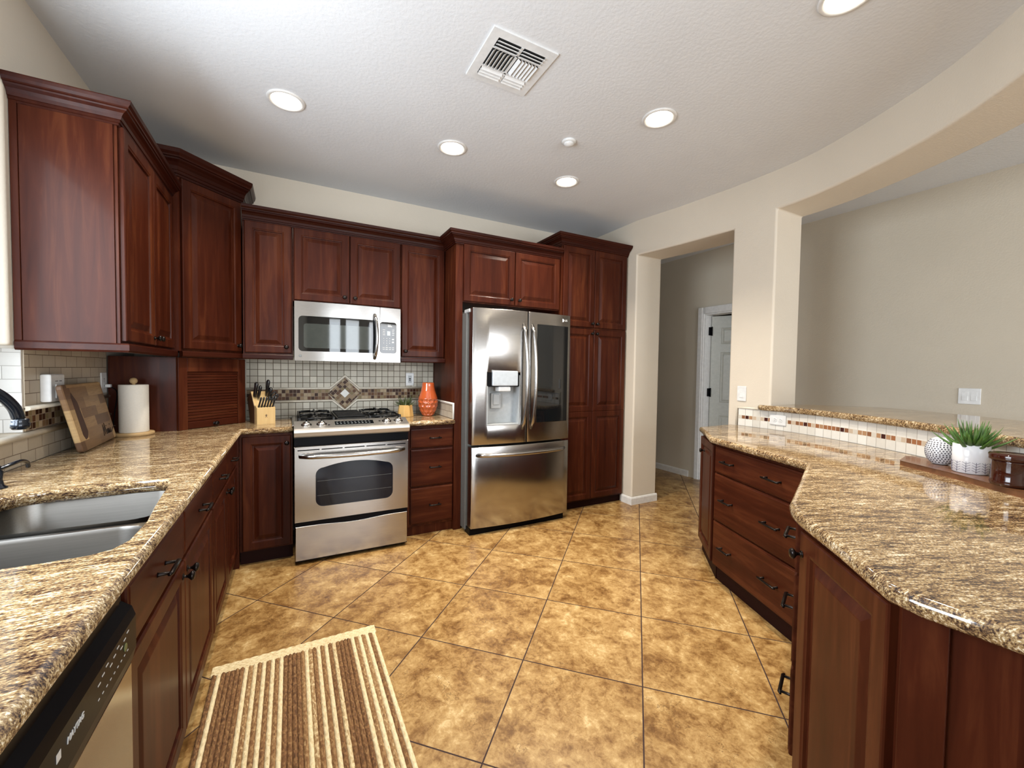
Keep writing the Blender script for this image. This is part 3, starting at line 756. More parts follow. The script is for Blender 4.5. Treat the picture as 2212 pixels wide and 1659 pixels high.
# ---------------------------------------------------------------- sink
t = thing('kitchen_sink', 'undermounted stainless double-bowl sink in the left worktop', 'sink', (-0.568, 1.55, 0.70))
def bowl(poly, name, zb):
    a = MB(); zt = 0.1885
    lv = [(zt, -0.0), (zt-0.01, 0.004), (zb+0.03, 0.012), (zb+0.008, 0.022), (zb, 0.045)]
    rings = [[(x, y, z) for x, y in inset(poly, i)] for z, i in lv]
    a.loft(rings, True, False, True, True)
    return a.build(name, m_steel_sink, t)
def loop(x0, x1, y0, y1, r): return rrect(x0, x1, y0, y1, r, 6)
b1 = bowl(loop(-0.222, 0.222, 0.02, 0.362, 0.08), 'bowl', 0.0); b2 = bowl(loop(-0.222, 0.222, -0.375, -0.035, 0.08), 'bowl', 0.0)
for b_ in (b1, b2):
    yy = 0.2 if b_ is b1 else -0.21
    a = MB(); a.lathe([(0.002, 0.003), (0.03, 0.003), (0.044, 0.006), (0.047, 0.001)], Tr(0, yy, 0.0), 24); a.build('drain', m_chrome, b_)
a = MB()
a.tube([(-0.218, -0.0075, 0.165), (0.218, -0.0075, 0.165)], 0.026, 16, flat=(1, 0.7)); a.build('divider', m_steel_sink, t)
# ---------------------------------------------------------------- faucet + soap dispenser
t = thing('faucet', 'dark gooseneck faucet arching over the sink from the left', 'faucet', (-0.87, 1.60, ZT))
a = MB(); a.lathe([(0.03, 0), (0.03, 0.008), (0.022, 0.02), (0.018, 0.05), (0.017, 0.09)], None, 20); a.build('base', m_faucet, t)
ctrl = [(0, 0, 0.08), (0, 0, 0.16), (0.005, 0.004, 0.24), (0.022, 0.022, 0.31), (0.055, 0.052, 0.345), (0.095, 0.092, 0.348), (0.128, 0.128, 0.325), (0.150, 0.152, 0.285), (0.158, 0.163, 0.245)]
def catmull(P, n=6):
    P = [Vector(p) for p in P]; P = [2*P[0]-P[1]]+P+[2*P[-1]-P[-2]]; o = []
    for i in range(1, len(P)-2):
        for k in range(n):
            s = k/n; p0, p1, p2, p3 = P[i-1:i+3]
            o.append(0.5*((2*p1)+(-p0+p2)*s+(2*p0-5*p1+4*p2-p3)*s*s+(-p0+3*p1-3*p2+p3)*s**3))
    return o+[P[-2]]
a = MB(); a.tube(catmull(ctrl), 0.0145, 16); a.build('spout', m_faucet, t)
a = MB(); a.lathe([(0.016, 0), (0.0205, 0.004), (0.0205, 0.018), (0.018, 0.022), (0.0195, 0.027), (0.0165, 0.032)], Tr(0.160, 0.165, 0.214), 20); a.build('aerator', m_faucet, t)
a = MB(); a.tube([(0, -0.015, 0.06), (-0.0, -0.05, 0.075), (0.0, -0.10, 0.10)], [0.009, 0.007, 0.006], 10); a.build('lever', m_faucet, t)
t = thing('soap_dispenser', 'small dark soap pump beside the sink at the left edge', 'soap dispenser', (-0.845, 1.965, ZT))
a = MB(); a.lathe([(0.022, 0), (0.022, 0.004), (0.014, 0.010), (0.011, 0.03), (0.013, 0.055), (0.008, 0.062), (0.008, 0.075)], None, 18); a.build('pump_base', m_faucet, t)
a = MB(); a.tube(catmull([(0, 0, 0.062), (0.018, 0.045, 0.072), (0.02, 0.085, 0.072), (0.02, 0.118, 0.062), (0.02, 0.128, 0.042)]), 0.0065, 12); a.build('nozzle', m_faucet, t)

# ---------------------------------------------------------------- wall tile
def uvquad(mb, P, U): mb.face(P, U)
def tile_panel(name, parent, mat, poly, off, T, th=0.008):
    """flat tiled panel: poly in (u, v) metres -> T maps (u, v, depth); UV = poly minus off"""
    mb = MB(); n = len(poly)
    mb.face([T @ Vector((u, v, th)) for u, v in poly], [(u-off[0], v-off[1]) for u, v in poly])
    for i in range(n):
        (u0, v0), (u1, v1) = poly[i], poly[(i+1) % n]
        mb.face([T @ Vector((u0, v0, 0)), T @ Vector((u1, v1, 0)), T @ Vector((u1, v1, th)), T @ Vector((u0, v0, th))], [(0.01, 0.01)]*4)
    mb.face([T @ Vector((u, v, 0)) for u, v in reversed(poly)], [(0.01, 0.01)]*n)
    bmesh.ops.remove_doubles(mb.bm, verts=mb.bm.verts[:], dist=1e-6)
    return mb.build(name, mat, parent)
def liner(mb, pts, T, wd=0.018, th=0.014):
    """half-round stone liner along a (u, v) path lying on the tile"""
    n = 9; rings = []
    A = offset_path(pts, 0.5); 
    for i in range(len(pts)):
        d = Vector(A[i])-Vector(pts[i]); d = d/0.5
        ring = []
        for k in range(n):
            a_ = PI*k/(n-1); q = Vector(pts[i])+d*(wd/2*math.cos(a_)); ring.append(T @ Vector((q.x, q.y, 0.002+th*math.sin(a_))))
        rings.append(ring)
    mb.loft(rings, True, True, True, True)
# back wall splash: u = x, v = z, depth -> -y
TB = Matrix(((1, 0, 0, 0), (0, 0, -1, YB), (0, 1, 0, 0), (0, 0, 0, 1)))
t = thing('tile_backsplash', 'stone tile backsplash with a mosaic band and a diamond inset behind the stove', 'backsplash', (0, 0, 0))
X0, X1 = -0.306, 1.187; zb0, zb1 = 1.072, 1.158; cx, cz = 0.406, 1.125; dh = 0.148; px_ = dh-(zb1-cz); pb = dh-(cz-zb0)
up = [(X0, zb1), (cx-px_, zb1), (cx, cz+dh), (cx+px_, zb1), (X1, zb1), (X1, 1.430), (0.795, 1.430), (0.795, 1.80), (0.02, 1.80), (0.02, 1.430), (X0, 1.430)]
tile_panel('upper_field_tile', t, m_tile, up, (X0-0.03, zb1+0.004), TB)
lo = [(X0, ZT), (X1, ZT), (X1, zb0), (cx+pb, zb0), (cx, cz-dh), (cx-pb, zb0), (X0, zb0)]
tile_panel('lower_field_tile', t, m_tile, lo, (X0-0.03, ZT-0.035), TB)
tile_panel('mosaic_band', t, m_mos, [(X0, zb0), (cx-pb, zb0), (cx-dh+0.02, (zb0+zb1)/2), (cx-px_, zb1), (X0, zb1)], (X0, zb0), TB)
tile_panel('mosaic_band', t, m_mos, [(cx+pb, zb0), (X1, zb0), (X1, zb1), (cx+px_, zb1), (cx+dh-0.02, (zb0+zb1)/2)], (X0, zb0), TB)
# diamond: built upright in its own (u,v), rotated 45 deg
sd = 0.0265*6.0/2
TD = TB @ Tr(cx, cz-0.002, 0) @ rot(PI/4, 'Z')
tile_panel('diamond_mosaic', t, m_mosd, [(-sd-0.014, -sd-0.014), (sd+0.014, -sd-0.014), (sd+0.014, sd+0.014), (-sd-0.014, sd+0.014)], (-sd, -sd), TD, 0.0095)
a = MB(); a.box(-0.0265, 0.0265, -0.0265, 0.0265, 0.009, 0.012, 0.001, TD); a.build('diamond_centre_tile', m_linerw, t)
a = MB(); liner(a, [(X0, zb1+0.009), (cx-px_-0.003, zb1+0.009), (cx, cz+dh), (cx+px_+0.003, zb1+0.009), (X1, zb1+0.009)], TB @ Tr(0, 0, 0.008)); a.build('stone_liner', m_liner, t)
a = MB(); liner(a, [(X0, zb0-0.009), (cx-pb-0.003, zb0-0.009), (cx, cz-dh), (cx+pb+0.003, zb0-0.009), (X1, zb0-0.009)], TB @ Tr(0, 0, 0.008)); a.build('stone_liner', m_liner, t)
# side splash on the fridge panel: u = -y, v = z, depth -> -x
t = thing('side_splash', 'low strip of pale tile on the red panel beside the orange vase', 'backsplash', (0, 0, 0))
TS = Matrix(((0, 0, -1, 1.19), (1, 0, 0, 0), (0, 1, 0, 0), (0, 0, 0, 1)))
tile_panel('field_tile', t, m_tile_l, [(3.235, ZT), (3.785, ZT), (3.785, 1.045), (3.235, 1.045)], (0.03, ZT), TS)
a = MB(); liner(a, [(3.785, 1.053), (3.226, 1.053), (3.226, ZT)], TS @ Tr(0, 0, 0.002), 0.022, 0.012); a.build('stone_liner', m_linerw, t)

# left wall splash: u = y, v = z, depth -> +x
TL = Matrix(((0, 0, 1, XL), (1, 0, 0, 0), (0, 1, 0, 0), (0, 0, 0, 1)))
t = thing('tile_backsplash', 'brick-set stone tile with a mosaic band on the window wall behind the cutting board', 'backsplash', (0, 0, 0))
tile_panel('upper_field_tile', t, m_tile_l, [(2.415, 1.158), (3.262, 1.158), (3.262, 1.430), (2.415, 1.430)], (0.02, 1.162), TL)
tile_panel('mosaic_band', t, m_mos, [(2.415, 1.062), (3.262, 1.062), (3.262, 1.152), (2.415, 1.152)], (0.0, 1.066), TL)
tile_panel('lower_field_tile', t, m_tile_l, [(0.1, ZT), (3.262, ZT), (3.262, 1.036), (0.1, 1.036)], (0.0, ZT-0.004), TL)
a = MB(); liner(a, [(2.415, 1.155), (3.262, 1.155)], TL @ Tr(0, 0, 0.006), 0.02, 0.016); a.build('stone_liner', m_liner, t)
a = MB(); liner(a, [(0.1, 1.046), (3.262, 1.046)], TL @ Tr(0, 0, 0.004), 0.026, 0.022); a.build('stone_ledge', m_liner, t)
a = MB(); liner(a, [(2.40, 1.408), (2.50, 1.408)], TL @ Tr(0, 0, 0.006), 0.026, 0.02); a.build('stone_cap', m_linerw, t)
TRV = Matrix(((-1, 0, 0, XL), (0, 0, -1, WY1), (0, 1, 0, 0), (0, 0, 0, 1)))
tile_panel('reveal_tile', t, m_tile_w, [(-0.004, 1.06), (0.12, 1.06), (0.12, 1.40), (-0.004, 1.40)], (0.05, 1.06), TRV, 0.007)
a = MB(); liner(a, [(0.0, 1.412), (0.12, 1.412)], TRV @ Tr(0, 0, 0.004), 0.026, 0.018); a.build('stone_cap', m_linerw, t)

# peninsula splash along the curve
t = thing('tile_backsplash', 'pale tile strip with one row of brown mosaic under the curved bar', 'backsplash', (0, 0, 0))
def curve_strip(name, mat, z0, z1, start, end, th, off, ph0):
    pts = [start] + [p for p in CUR[4:] if p[1] < start[1] and p[1] > end] 
    nn = normals(pts); mb = MB(); s = 0; S = [0]
    for p, q in zip(pts, pts[1:]): s += math.hypot(q[0]-p[0], q[1]-p[1]); S.append(s)
    fr = [(p[0]-th*n[0]-0.0005*n[0], p[1]-th*n[1]-0.0005*n[1]) for p, n in zip(pts, nn)]; bk = [(p[0]-0.0005*n[0], p[1]-0.0005*n[1]) for p, n in zip(pts, nn)]
    for i in range(len(pts)-1):
        u0, u1 = S[i]+off, S[i+1]+off
        mb.face([(*fr[i], z0), (*fr[i+1], z0), (*fr[i+1], z1), (*fr[i], z1)], [(u0, z0-ph0), (u1, z0-ph0), (u1, z1-ph0), (u0, z1-ph0)])
        mb.face([(*fr[i], z1), (*fr[i+1], z1), (*bk[i+1], z1), (*bk[i], z1)], [(0.01, 0.01)]*4)
        mb.face([(*bk[i], z0), (*bk[i+1], z0), (*bk[i+1], z1), (*bk[i], z1)], [(0.01, 0.01)]*4)
        mb.face([(*fr[i], z0), (*fr[i+1], z0), (*bk[i+1], z0), (*bk[i], z0)], [(0.01, 0.01)]*4)
    bmesh.ops.remove_doubles(mb.bm, verts=mb.bm.verts[:], dist=1e-6)
    return mb.build(name, mat, t), fr
ST = (3.1515, 2.035)
curve_strip('lower_field_tile', m_tile_p, ZT, 0.984, ST, -0.06, 0.008, 0, 0.9265)
curve_strip('upper_field_tile', m_tile_p, 1.0125, 1.064, ST, -0.06, 0.008, 0, 1.0105)
_, fr = curve_strip('mosaic_band', m_mosp, 0.984, 1.0125, ST, -0.06, 0.0085, 0, 0.984)
a = MB(); TP = Matrix(((0, 0, -1, 3.148), (1, 0, 0, 0), (0, 1, 0, 0), (0, 0, 0, 1)))
liner(a, [(2.047, ZT), (2.047, 1.072), (1.87, 1.072)], TP, 0.016, 0.011); a.build('stone_liner', m_liner, t)

# ---------------------------------------------------------------- range
t = thing('kitchen_range', 'stainless slide-in gas range with an oven under the microwave', 'stove', (0.0155, 3.09, 0))
RW = 0.762
a = MB(); a.box(0.004, RW-0.004, 0.01, 0.66, 0.02, 0.925); a.build('chassis', m_black, t)
# oven door
def front_panel(mb, x0, x1, z0, z1, y0, y1, hole=None, r=0.004):
    pass
d = bpy.data.objects.new('oven_door', None)
a = MB()
def slab_with_hole(mb, outer, hol, y0, y1):
    """outer / hol: (x, z) loops CCW; front at y0 (nearer -y), back y1"""
    bm = mb.bm
    def ring(P, y): return [bm.verts.new((x, y, z)) for x, z in P]
    rings = [ring(outer, y1), ring(outer, y0+0.003), ring(inset(outer, 0.003), y0)]
    for A, B in zip(rings, rings[1:]):
        for i in range(len(A)): bm.faces.new((A[i], A[(i+1) % len(A)], B[(i+1) % len(B)], B[i]))
    loops = [rings[-1]]; lb = [rings[0]]
    for h in hol:
        hf = ring(h, y0); hb = ring(h, y1)
        for i in range(len(hf)): bm.faces.new((hf[i], hf[(i+1) % len(hf)], hb[(i+1) % len(hb)], hb[i]))
        loops.append(hf); lb.append(hb)
    for LL in (loops, lb):
        ed = []
        for l_ in LL:
            for i in range(len(l_)): ed.append(bm.edges.get((l_[i], l_[(i+1) % len(l_)])) or bm.edges.new((l_[i], l_[(i+1) % len(l_)])))
        bmesh.ops.triangle_fill(bm, use_beauty=True, edges=ed)
def arch_rect(x0, x1, z0, z1, r, rise, n=5):
    """rounded rectangle whose top edge bows up by rise"""
    P = [(x0, z0), (x1, z0)]
    o = arc(x0+r, z0+r, r, PI, 1.5*PI, n)+arc(x1-r, z0+r, r, 1.5*PI, 2*PI, n)+arc(x1-r, z1-r, r, 0, PI/2, n)
    m_ = 10
    for k in range(1, m_): s = k/m_; o.append((x1-r+(x0-x1+2*r)*s, z1+rise*4*s*(1-s)))
    o += arc(x0+r, z1-r, r, PI/2, PI, n); return o
DZ0, DZ1 = 0.290, 0.806
win = arch_rect(0.130, 0.648, 0.385, 0.655, 0.05, 0.030)
slots = [rrect(x, x+0.125, 0.780, 0.7865, 0.003, 3) for x in (0.020, 0.165, 0.310, 0.455, 0.600)]
slots = [rrect(0.02+k*0.1466, 0.02+k*0.1466+0.135, 0.7775, 0.7845, 0.003, 3) for k in range(5)]
slab_with_hole(a, [(0.0, DZ0), (RW, DZ0), (RW, DZ1), (0.0, DZ1)], [win]+slots, 0.0, 0.03)
dd = a.build('oven_door', m_steel, t)
a = MB(); a.loft([[(x, 0.006, z) for x, z in inset(win, -0.0)], [(x, 0.012, z) for x, z in win]]); a.build('window', m_oglass, dd)
a = MB()
for zz in (0.46, 0.56): a.box(0.14, 0.64, 0.0055, 0.0062, zz, zz+0.0015)
a.build('oven_rack', m_grey, dd)
a = MB(); hp = []
for k in range(13):
    s = k/12; x = 0.035+s*0.692; hp.append((x, -0.028-0.030*math.sin(PI*s)**0.6 if 0 < s < 1 else -0.006, 0.742-0.004*math.sin(PI*s)))
hp = [(0.035, 0.0, 0.742)] + hp[1:-1] + [(0.727, 0.0, 0.742)]
a.tube(hp, 0.0155, 14); a.build('handle', m_steel, dd)
# drawer with a wavy top edge
dz = []
n_ = 16
for k in range(n_+1):
    s = k/n_; dz.append((0.006+s*(RW-0.012), 0.262-0.012*math.sin(PI*min(1, max(0, (s-0.15)/0.7)))**2))
a = MB(); outer = [(0.006, 0.028), (RW-0.006, 0.028)] + list(reversed(dz))
a.loft([[(x, 0.028, z) for x, z in outer], [(x, 0.003, z) for x, z in outer], [(x, 0.0, z) for x, z in inset(outer, 0.003)]]); a.build('storage_drawer', m_steel, t)
a = MB(); a.box(0.0, RW, 0.004, 0.05, 0.81, 0.872, 0.003); a.build('vent_trim', m_black, t)
# control panel
a = MB(); pr = [(0.02, 0.872), (-0.022, 0.872), (-0.032, 0.880), (-0.038, 0.905), (-0.034, 0.922), (-0.020, 0.930), (0.105, 0.968), (0.115, 0.962), (0.115, 0.93)]
a.loft([[(x, y, z) for y, z in pr] for x in (0.0, RW)]); cpn = a.build('control_panel', m_steel_soft, t)
PT = lambda x, y: Tr(x, y, 0.930+(y+0.020)*0.304) @ rot(0.295, 'X')
a = MB(); a.box(-0.13, 0.13, -0.030, 0.030, 0.0, 0.0015, 0.0, PT(0.385, 0.045)); a.build('display', m_bglass, cpn)
a = MB()
for k in range(10):
    a.box(-0.12+k*0.024, -0.108+k*0.024, -0.012, -0.009, 0.0014, 0.0018, 0, PT(0.385, 0.045)); a.box(-0.12+k*0.024, -0.11+k*0.024, 0.012, 0.0145, 0.0014, 0.0018, 0, PT(0.385, 0.045))
a.build('lettering', m_legend, cpn)
a = MB(); a.box(-0.007, 0.007, -0.005, 0.005, 0, 0.003, 0.001, PT(0.215, 0.022)); a.box(-0.007, 0.007, -0.005, 0.005, 0, 0.003, 0.001, PT(0.560, 0.05)); a.build('indicator', m_black, cpn)
for x, y in ((0.075, 0.040), (0.170, 0.040), (0.610, 0.045), (0.695, 0.045)):
    a = MB(); a.lathe([(0.034, 0), (0.034, 0.002), (0.030, 0.004)], PT(x, y), 28); a.build('knob_bezel', m_black if False else m_steel, cpn)
    a = MB(); a.lathe([(0.024, 0.003), (0.025, 0.010), (0.021, 0.018), (0.006, 0.020)], PT(x, y), 24); a.box(-0.0055, 0.0055, -0.021, 0.021, 0.016, 0.032, 0.003, PT(x, y)); a.build('knob', m_chrome, cpn)
# cooktop
a = MB(); a.box(-0.012, RW+0.012, 0.10, 0.68, 0.932, 0.944, 0.004); a.build('cooktop', m_steel, t)
a = MB(); a.box(0.02, RW-0.02, 0.118, 0.665, 0.9441, 0.9475, 0.001); a.build('burner_tray', m_black, t)
def grate(x0, x1):
    a = MB(); zt = 0.992; y0, y1 = 0.135, 0.655; r_ = 0.0065
    a.tube([(x0, y0, zt-0.012), (x1, y0, zt-0.012)], r_, 8); a.tube([(x0, y1, zt-0.012), (x1, y1, zt-0.012)], r_, 8)
    a.tube([(x0, y0, zt-0.012), (x0, y1, zt-0.012)], r_, 8); a.tube([(x1, y0, zt-0.012), (x1, y1, zt-0.012)], r_, 8)
    ym = (y0+y1)/2; xm = (x0+x1)/2
    a.tube([(x0, ym, zt-0.010), (x1, ym, zt-0.010)], r_, 8)
    for yc in ((y0+ym)/2, (y1+ym)/2):
        for (dx, dy) in ((1, 0), (-1, 0), (0, 1), (0, -1)):
            ex = xm+dx*(x1-x0)/2; ey = yc+dy*(ym-y0)/2
            a.tube([(ex, ey, zt-0.012), (ex-dx*0.02, ey-dy*0.02, zt+0.004), (xm+dx*0.028, yc+dy*0.028, zt+0.006)], r_, 8)
    for px in (x0, x1):
        for py in (y0, ym, y1): a.box(px-0.008, px+0.008, py-0.008, py+0.008, 0.947, zt-0.006, 0.002)
    return a.build('grate', m_blackm, t)
grate(0.035, 0.255); grate(0.507, 0.727)
a = MB(); a.box(0.275, 0.487, 0.14, 0.65, 0.958, 0.978, 0.008); 
for k in range(7): a.box(0.285, 0.477, 0.17+k*0.07, 0.185+k*0.07, 0.978, 0.988, 0.004)
a.build('centre_griddle', m_blackm, t)
for x in (0.145, 0.617):
    for y in (0.265, 0.525):
        a = MB(); a.lathe([(0.05, 0.9475), (0.052, 0.958), (0.040, 0.963), (0.038, 0.972), (0.030, 0.976), (0.004, 0.977)], Tr(x, y, 0), 24); a.build('burner', m_blackm, t)

# ---------------------------------------------------------------- microwave
t = thing('microwave', 'stainless over-the-range microwave with a dark glass door', 'microwave', (0.022, 3.42, 1.39))
MW, MH = 0.768, 0.436
a = MB(); a.box(0.0, MW, 0.04, YB-3.42-0.012, 0.012, MH-0.001, 0.002); a.build('casing', m_black, t)
def bow(x): return -0.022*math.sin(PI*min(1, max(0, x/MW)))
def subd(P, n=8):
    o = []
    for i in range(len(P)):
        a_, b_ = P[i], P[(i+1) % len(P)]
        k = n if math.hypot(a_[0]-b_[0], a_[1]-b_[1]) > 0.08 else 1
        for j in range(k): o.append((a_[0]+(b_[0]-a_[0])*j/k, a_[1]+(b_[1]-a_[1])*j/k))
    return o
def bowed_patch(x0, x1, z0, z1, r, d, back=0.01):
    a = MB(); xs = sorted(set([x0+r*(1-math.cos(PI/2*k/6)) for k in range(7)]+[x1-r*(1-math.cos(PI/2*k/6)) for k in range(7)]+[x0+(x1-x0)*k/14 for k in range(1, 14)]))
    xs = [x for i, x in enumerate(xs) if i == 0 or x-xs[i-1] > 1e-5]
    def cut(x):
        e = min(x-x0, x1-x); return r-math.sqrt(max(0, r*r-(r-e)**2)) if e < r else 0.0
    bm = a.bm; cols = []
    for x in xs:
        c = cut(x); cols.append([bm.verts.new((x, bow(x)+y, z)) for y, z in ((back, z0+c), (-d, z0+c), (-d, z1-c), (back, z1-c))])
    for A, B in zip(cols, cols[1:]):
        for i in range(4):
            if i != 1: bm.faces.new((A[i], B[i], B[(i+1) % 4], A[(i+1) % 4]))
    fr = [[bm.verts.new(v.co) for v in c[1:3]] for c in cols]
    for A, B in zip(fr, fr[1:]): bm.faces.new((A[0], B[0], B[1], A[1])).smooth = True
    return a
dd = bowed_patch(0.0, 0.602, 0.0, MH, 0.004, 0.0, 0.036).build('door', m_steel, t)
bowed_patch(0.026, 0.576, 0.070, 0.330, 0.028, 0.003).build('glass', m_bglass, dd)
bowed_patch(0.060, 0.535, 0.095, 0.275, 0.02, 0.0036).build('viewing_window', simple('mesh_screen_glass', (0.035, 0.042, 0.04), 0.06, 0, 0.0, 0.7), dd)
a = MB(); hp = []
for k in range(13):
    s = k/12; hp.append((0.562+0.012*math.sin(PI*s), bow(0.56)-0.012-0.034*math.sin(PI*s)**0.7, 0.028+s*0.345))
a.tube([(0.562, bow(0.56)+0.004, 0.028)]+hp[1:-1]+[(0.562, bow(0.56)+0.004, 0.373)], 0.0125, 12, flat=(1.0, 1.1)); a.build('handle', m_steel, dd)
cpn = bowed_patch(0.605, MW, 0.0, MH, 0.004, 0.0, 0.036).build('control_panel', m_steel, t)
bowed_patch(0.604, 0.735, 0.072, 0.322, 0.022, 0.0028).build('keypad', m_bglass, cpn)
a = MB()
def leg(x, z, w_, h_): a.box(x-w_/2, x+w_/2, bow(x)-0.0034, bow(x)-0.0027, z-h_/2, z+h_/2)
leg(0.672, 0.300, 0.034, 0.005); leg(0.672, 0.289, 0.050, 0.008)
for r_ in range(4):
    for x in (0.633, 0.706): leg(x, 0.262-r_*0.014, 0.020, 0.0035)
for r_ in range(4):
    for x in (0.632, 0.656, 0.680):
        if r_ == 3 and x != 0.656: continue
        leg(x, 0.192-r_*0.019, 0.004, 0.006)
for x in (0.632, 0.656, 0.681, 0.706):
    leg(x, 0.118, 0.018, 0.004); leg(x, 0.104, 0.018, 0.004)
leg(0.706, 0.186, 0.018, 0.010); leg(0.706, 0.163, 0.018, 0.012)
a.build('lettering', m_legend, cpn)
a = MB(); a.box(0.660, 0.684, bow(0.67)-0.0036, bow(0.67)-0.0027, 0.216, 0.250); a.build('display', simple('pale_display', (0.5, 0.62, 0.66), 0.3), cpn)
a = MB(); a.lathe([(0.010, 0), (0.010, 0.001), (0.008, 0.002)], Tr(0.038, bow(0.038)-0.0, 0.036) @ rot(PI/2, 'X'), 24); a.build('badge', m_grey, dd)

# ---------------------------------------------------------------- refrigerator
t = thing('refrigerator', 'large stainless french-door fridge with a water dispenser and a dark glass panel', 'refrigerator', (1.265, 3.03, 0))
FW = 0.945; FH = 1.835
def fy(x): u = (x-FW/2)/(FW/2); return -0.034*(1-u*u)
a = MB(); a.box(-0.012, FW-0.012, 0.10, 0.745, 0.025, FH-0.035, 0.003); a.build('cabinet_body', m_grey, t)
a = MB(); a.box(0.0, FW-0.03, 0.02, 0.12, 0.0, 0.055); a.build('base_grille', m_black, t)
a = MB(); a.box(-0.008, 0.09, 0.055, 0.16, FH-0.034, FH-0.004, 0.006); a.box(FW-0.11, FW-0.012, 0.055, 0.16, FH-0.034, FH-0.004, 0.006); a.build('hinge_cover', m_lgrey, t)
def curved_door(x0, x1, z0, z1, y0, y1, hole=None, name='door', dep=0.1):
    xs = [x0+(x1-x0)*k/14 for k in range(15)]
    if hole: xs = sorted(set([x for x in xs if abs(x-hole[0]) > 0.012 and abs(x-hole[1]) > 0.012] + [hole[0], hole[1]]))
    zs = sorted(set([z0, z1] + ([hole[2], hole[3]] if hole else [])))
    bm = bmesh.new(); b = 0.006
    def P(x, z, s):
        y = fy(x)+y0 if s == 0 else y1
        return (x, y, z)
    vert = {}
    def V(i, j, s):
        if (i, j, s) not in vert: vert[(i, j, s)] = bm.verts.new(P(xs[i], zs[j], s))
        return vert[(i, j, s)]
    def filled(i, j):
        if not (0 <= i < len(xs)-1 and 0 <= j < len(zs)-1): return False
        if hole and xs[i] >= hole[0]-1e-6 and xs[i+1] <= hole[1]+1e-6 and zs[j] >= hole[2]-1e-6 and zs[j+1] <= hole[3]+1e-6: return False
        return True
    for i in range(len(xs)-1):
        for j in range(len(zs)-1):
            if filled(i, j):
                for s in (0, 1):
                    f = bm.faces.new((V(i, j, s), V(i+1, j, s), V(i+1, j+1, s), V(i, j+1, s))); f.smooth = (s == 0)
                for (a_, b_, di, dj) in (((0, 0), (1, 0), 0, -1), ((1, 0), (1, 1), 1, 0), ((1, 1), (0, 1), 0, 1), ((0, 1), (0, 0), -1, 0)):
                    if not filled(i+di, j+dj): bm.faces.new((V(i+a_[0], j+a_[1], 0), V(i+b_[0], j+b_[1], 0), V(i+b_[0], j+b_[1], 1), V(i+a_[0], j+a_[1], 1)))
    bmesh.ops.recalc_face_normals(bm, faces=bm.faces[:])
    me = bpy.data.meshes.new(name); bm.to_mesh(me); bm.free(); me.materials.append(m_steel)
    o = bpy.data.objects.new(name, me); C.objects.link(o); o.parent = t
    md = o.modifiers.new('soft_edge', 'BEVEL'); md.width = 0.004; md.segments = 2; md.limit_method = 'ANGLE'; md.angle_limit = math.radians(50)
    return o
HX0, HX1, HZ0, HZ1 = 0.125, 0.420, 0.892, 1.322
dl_ = curved_door(0.0, 0.484, 0.735, FH, 0, 0.085, (HX0, HX1, HZ0, HZ1))
dr_ = curved_door(0.492, FW, 0.735, FH, 0, 0.085)
dz_ = curved_door(0.0, FW, 0.058, 0.718, 0, 0.085, None, 'freezer_drawer')
# dispenser
ds = MB()
yb = 0.080
ds.face([(HX0, yb, HZ0), (HX1, yb, HZ0), (HX1, yb, HZ1), (HX0, yb, HZ1)])
ds.box(HX0, HX1, -0.022, yb, HZ0, HZ0+0.006); ds.box(HX0-0.001, HX0+0.004, -0.02, yb, HZ0, 1.21); ds.box(HX1-0.004, HX1+0.001, -0.025, yb, HZ0, 1.30)
dsp = ds.build('water_dispenser', m_lgrey, dl_)
a = MB(); a.box(HX0+0.001, HX1-0.001, -0.018, yb-0.001, 1.205, HZ1, 0.002); a.build('dispenser_housing', m_black, dl_)
a = MB(); a.box(0.165, 0.395, fy(0.28)-0.012, 0.0, 1.212, 1.335, 0.006); dp = a.build('dispenser_display', m_disp, dl_)
a = MB(); a.box(0.225, 0.335, fy(0.28)+0.002, 0.05, 1.166, 1.206, 0.008); a.build('spout_cover', m_white, dl_)
a = MB(); a.box(0.195, 0.285, 0.055, 0.068, 1.02, 1.15, 0.01); a.box(0.212, 0.270, 0.048, 0.058, 1.05, 1.14, 0.006); a.build('paddle', m_lgrey, dl_)
# glass panel on the right door
a = MB(); x0, x1, z0, z1 = 0.582, 0.915, 0.895, 1.735
xs = [x0+(x1-x0)*k/10 for k in range(11)]
a.loft([[(x, fy(x)+d_, z) for x in xs for z in ()] or [(x, fy(x)+d_, z0+i_) for x in xs] + [(x, fy(x)+d_, z1-i_) for x in reversed(xs)] for d_, i_ in ((0.004, 0), (-0.003, 0), (-0.0045, 0.003))], True, False, False)
for k in range(10):
    A = xs[k]; B = xs[k+1]
    a.face([(A, fy(A)-0.0045, z0+0.003), (B, fy(B)-0.0045, z0+0.003), (B, fy(B)-0.0045, z1-0.003), (A, fy(A)-0.0045, z1-0.003)], None, True)
a.build('glass_panel', m_bglass, dr_)
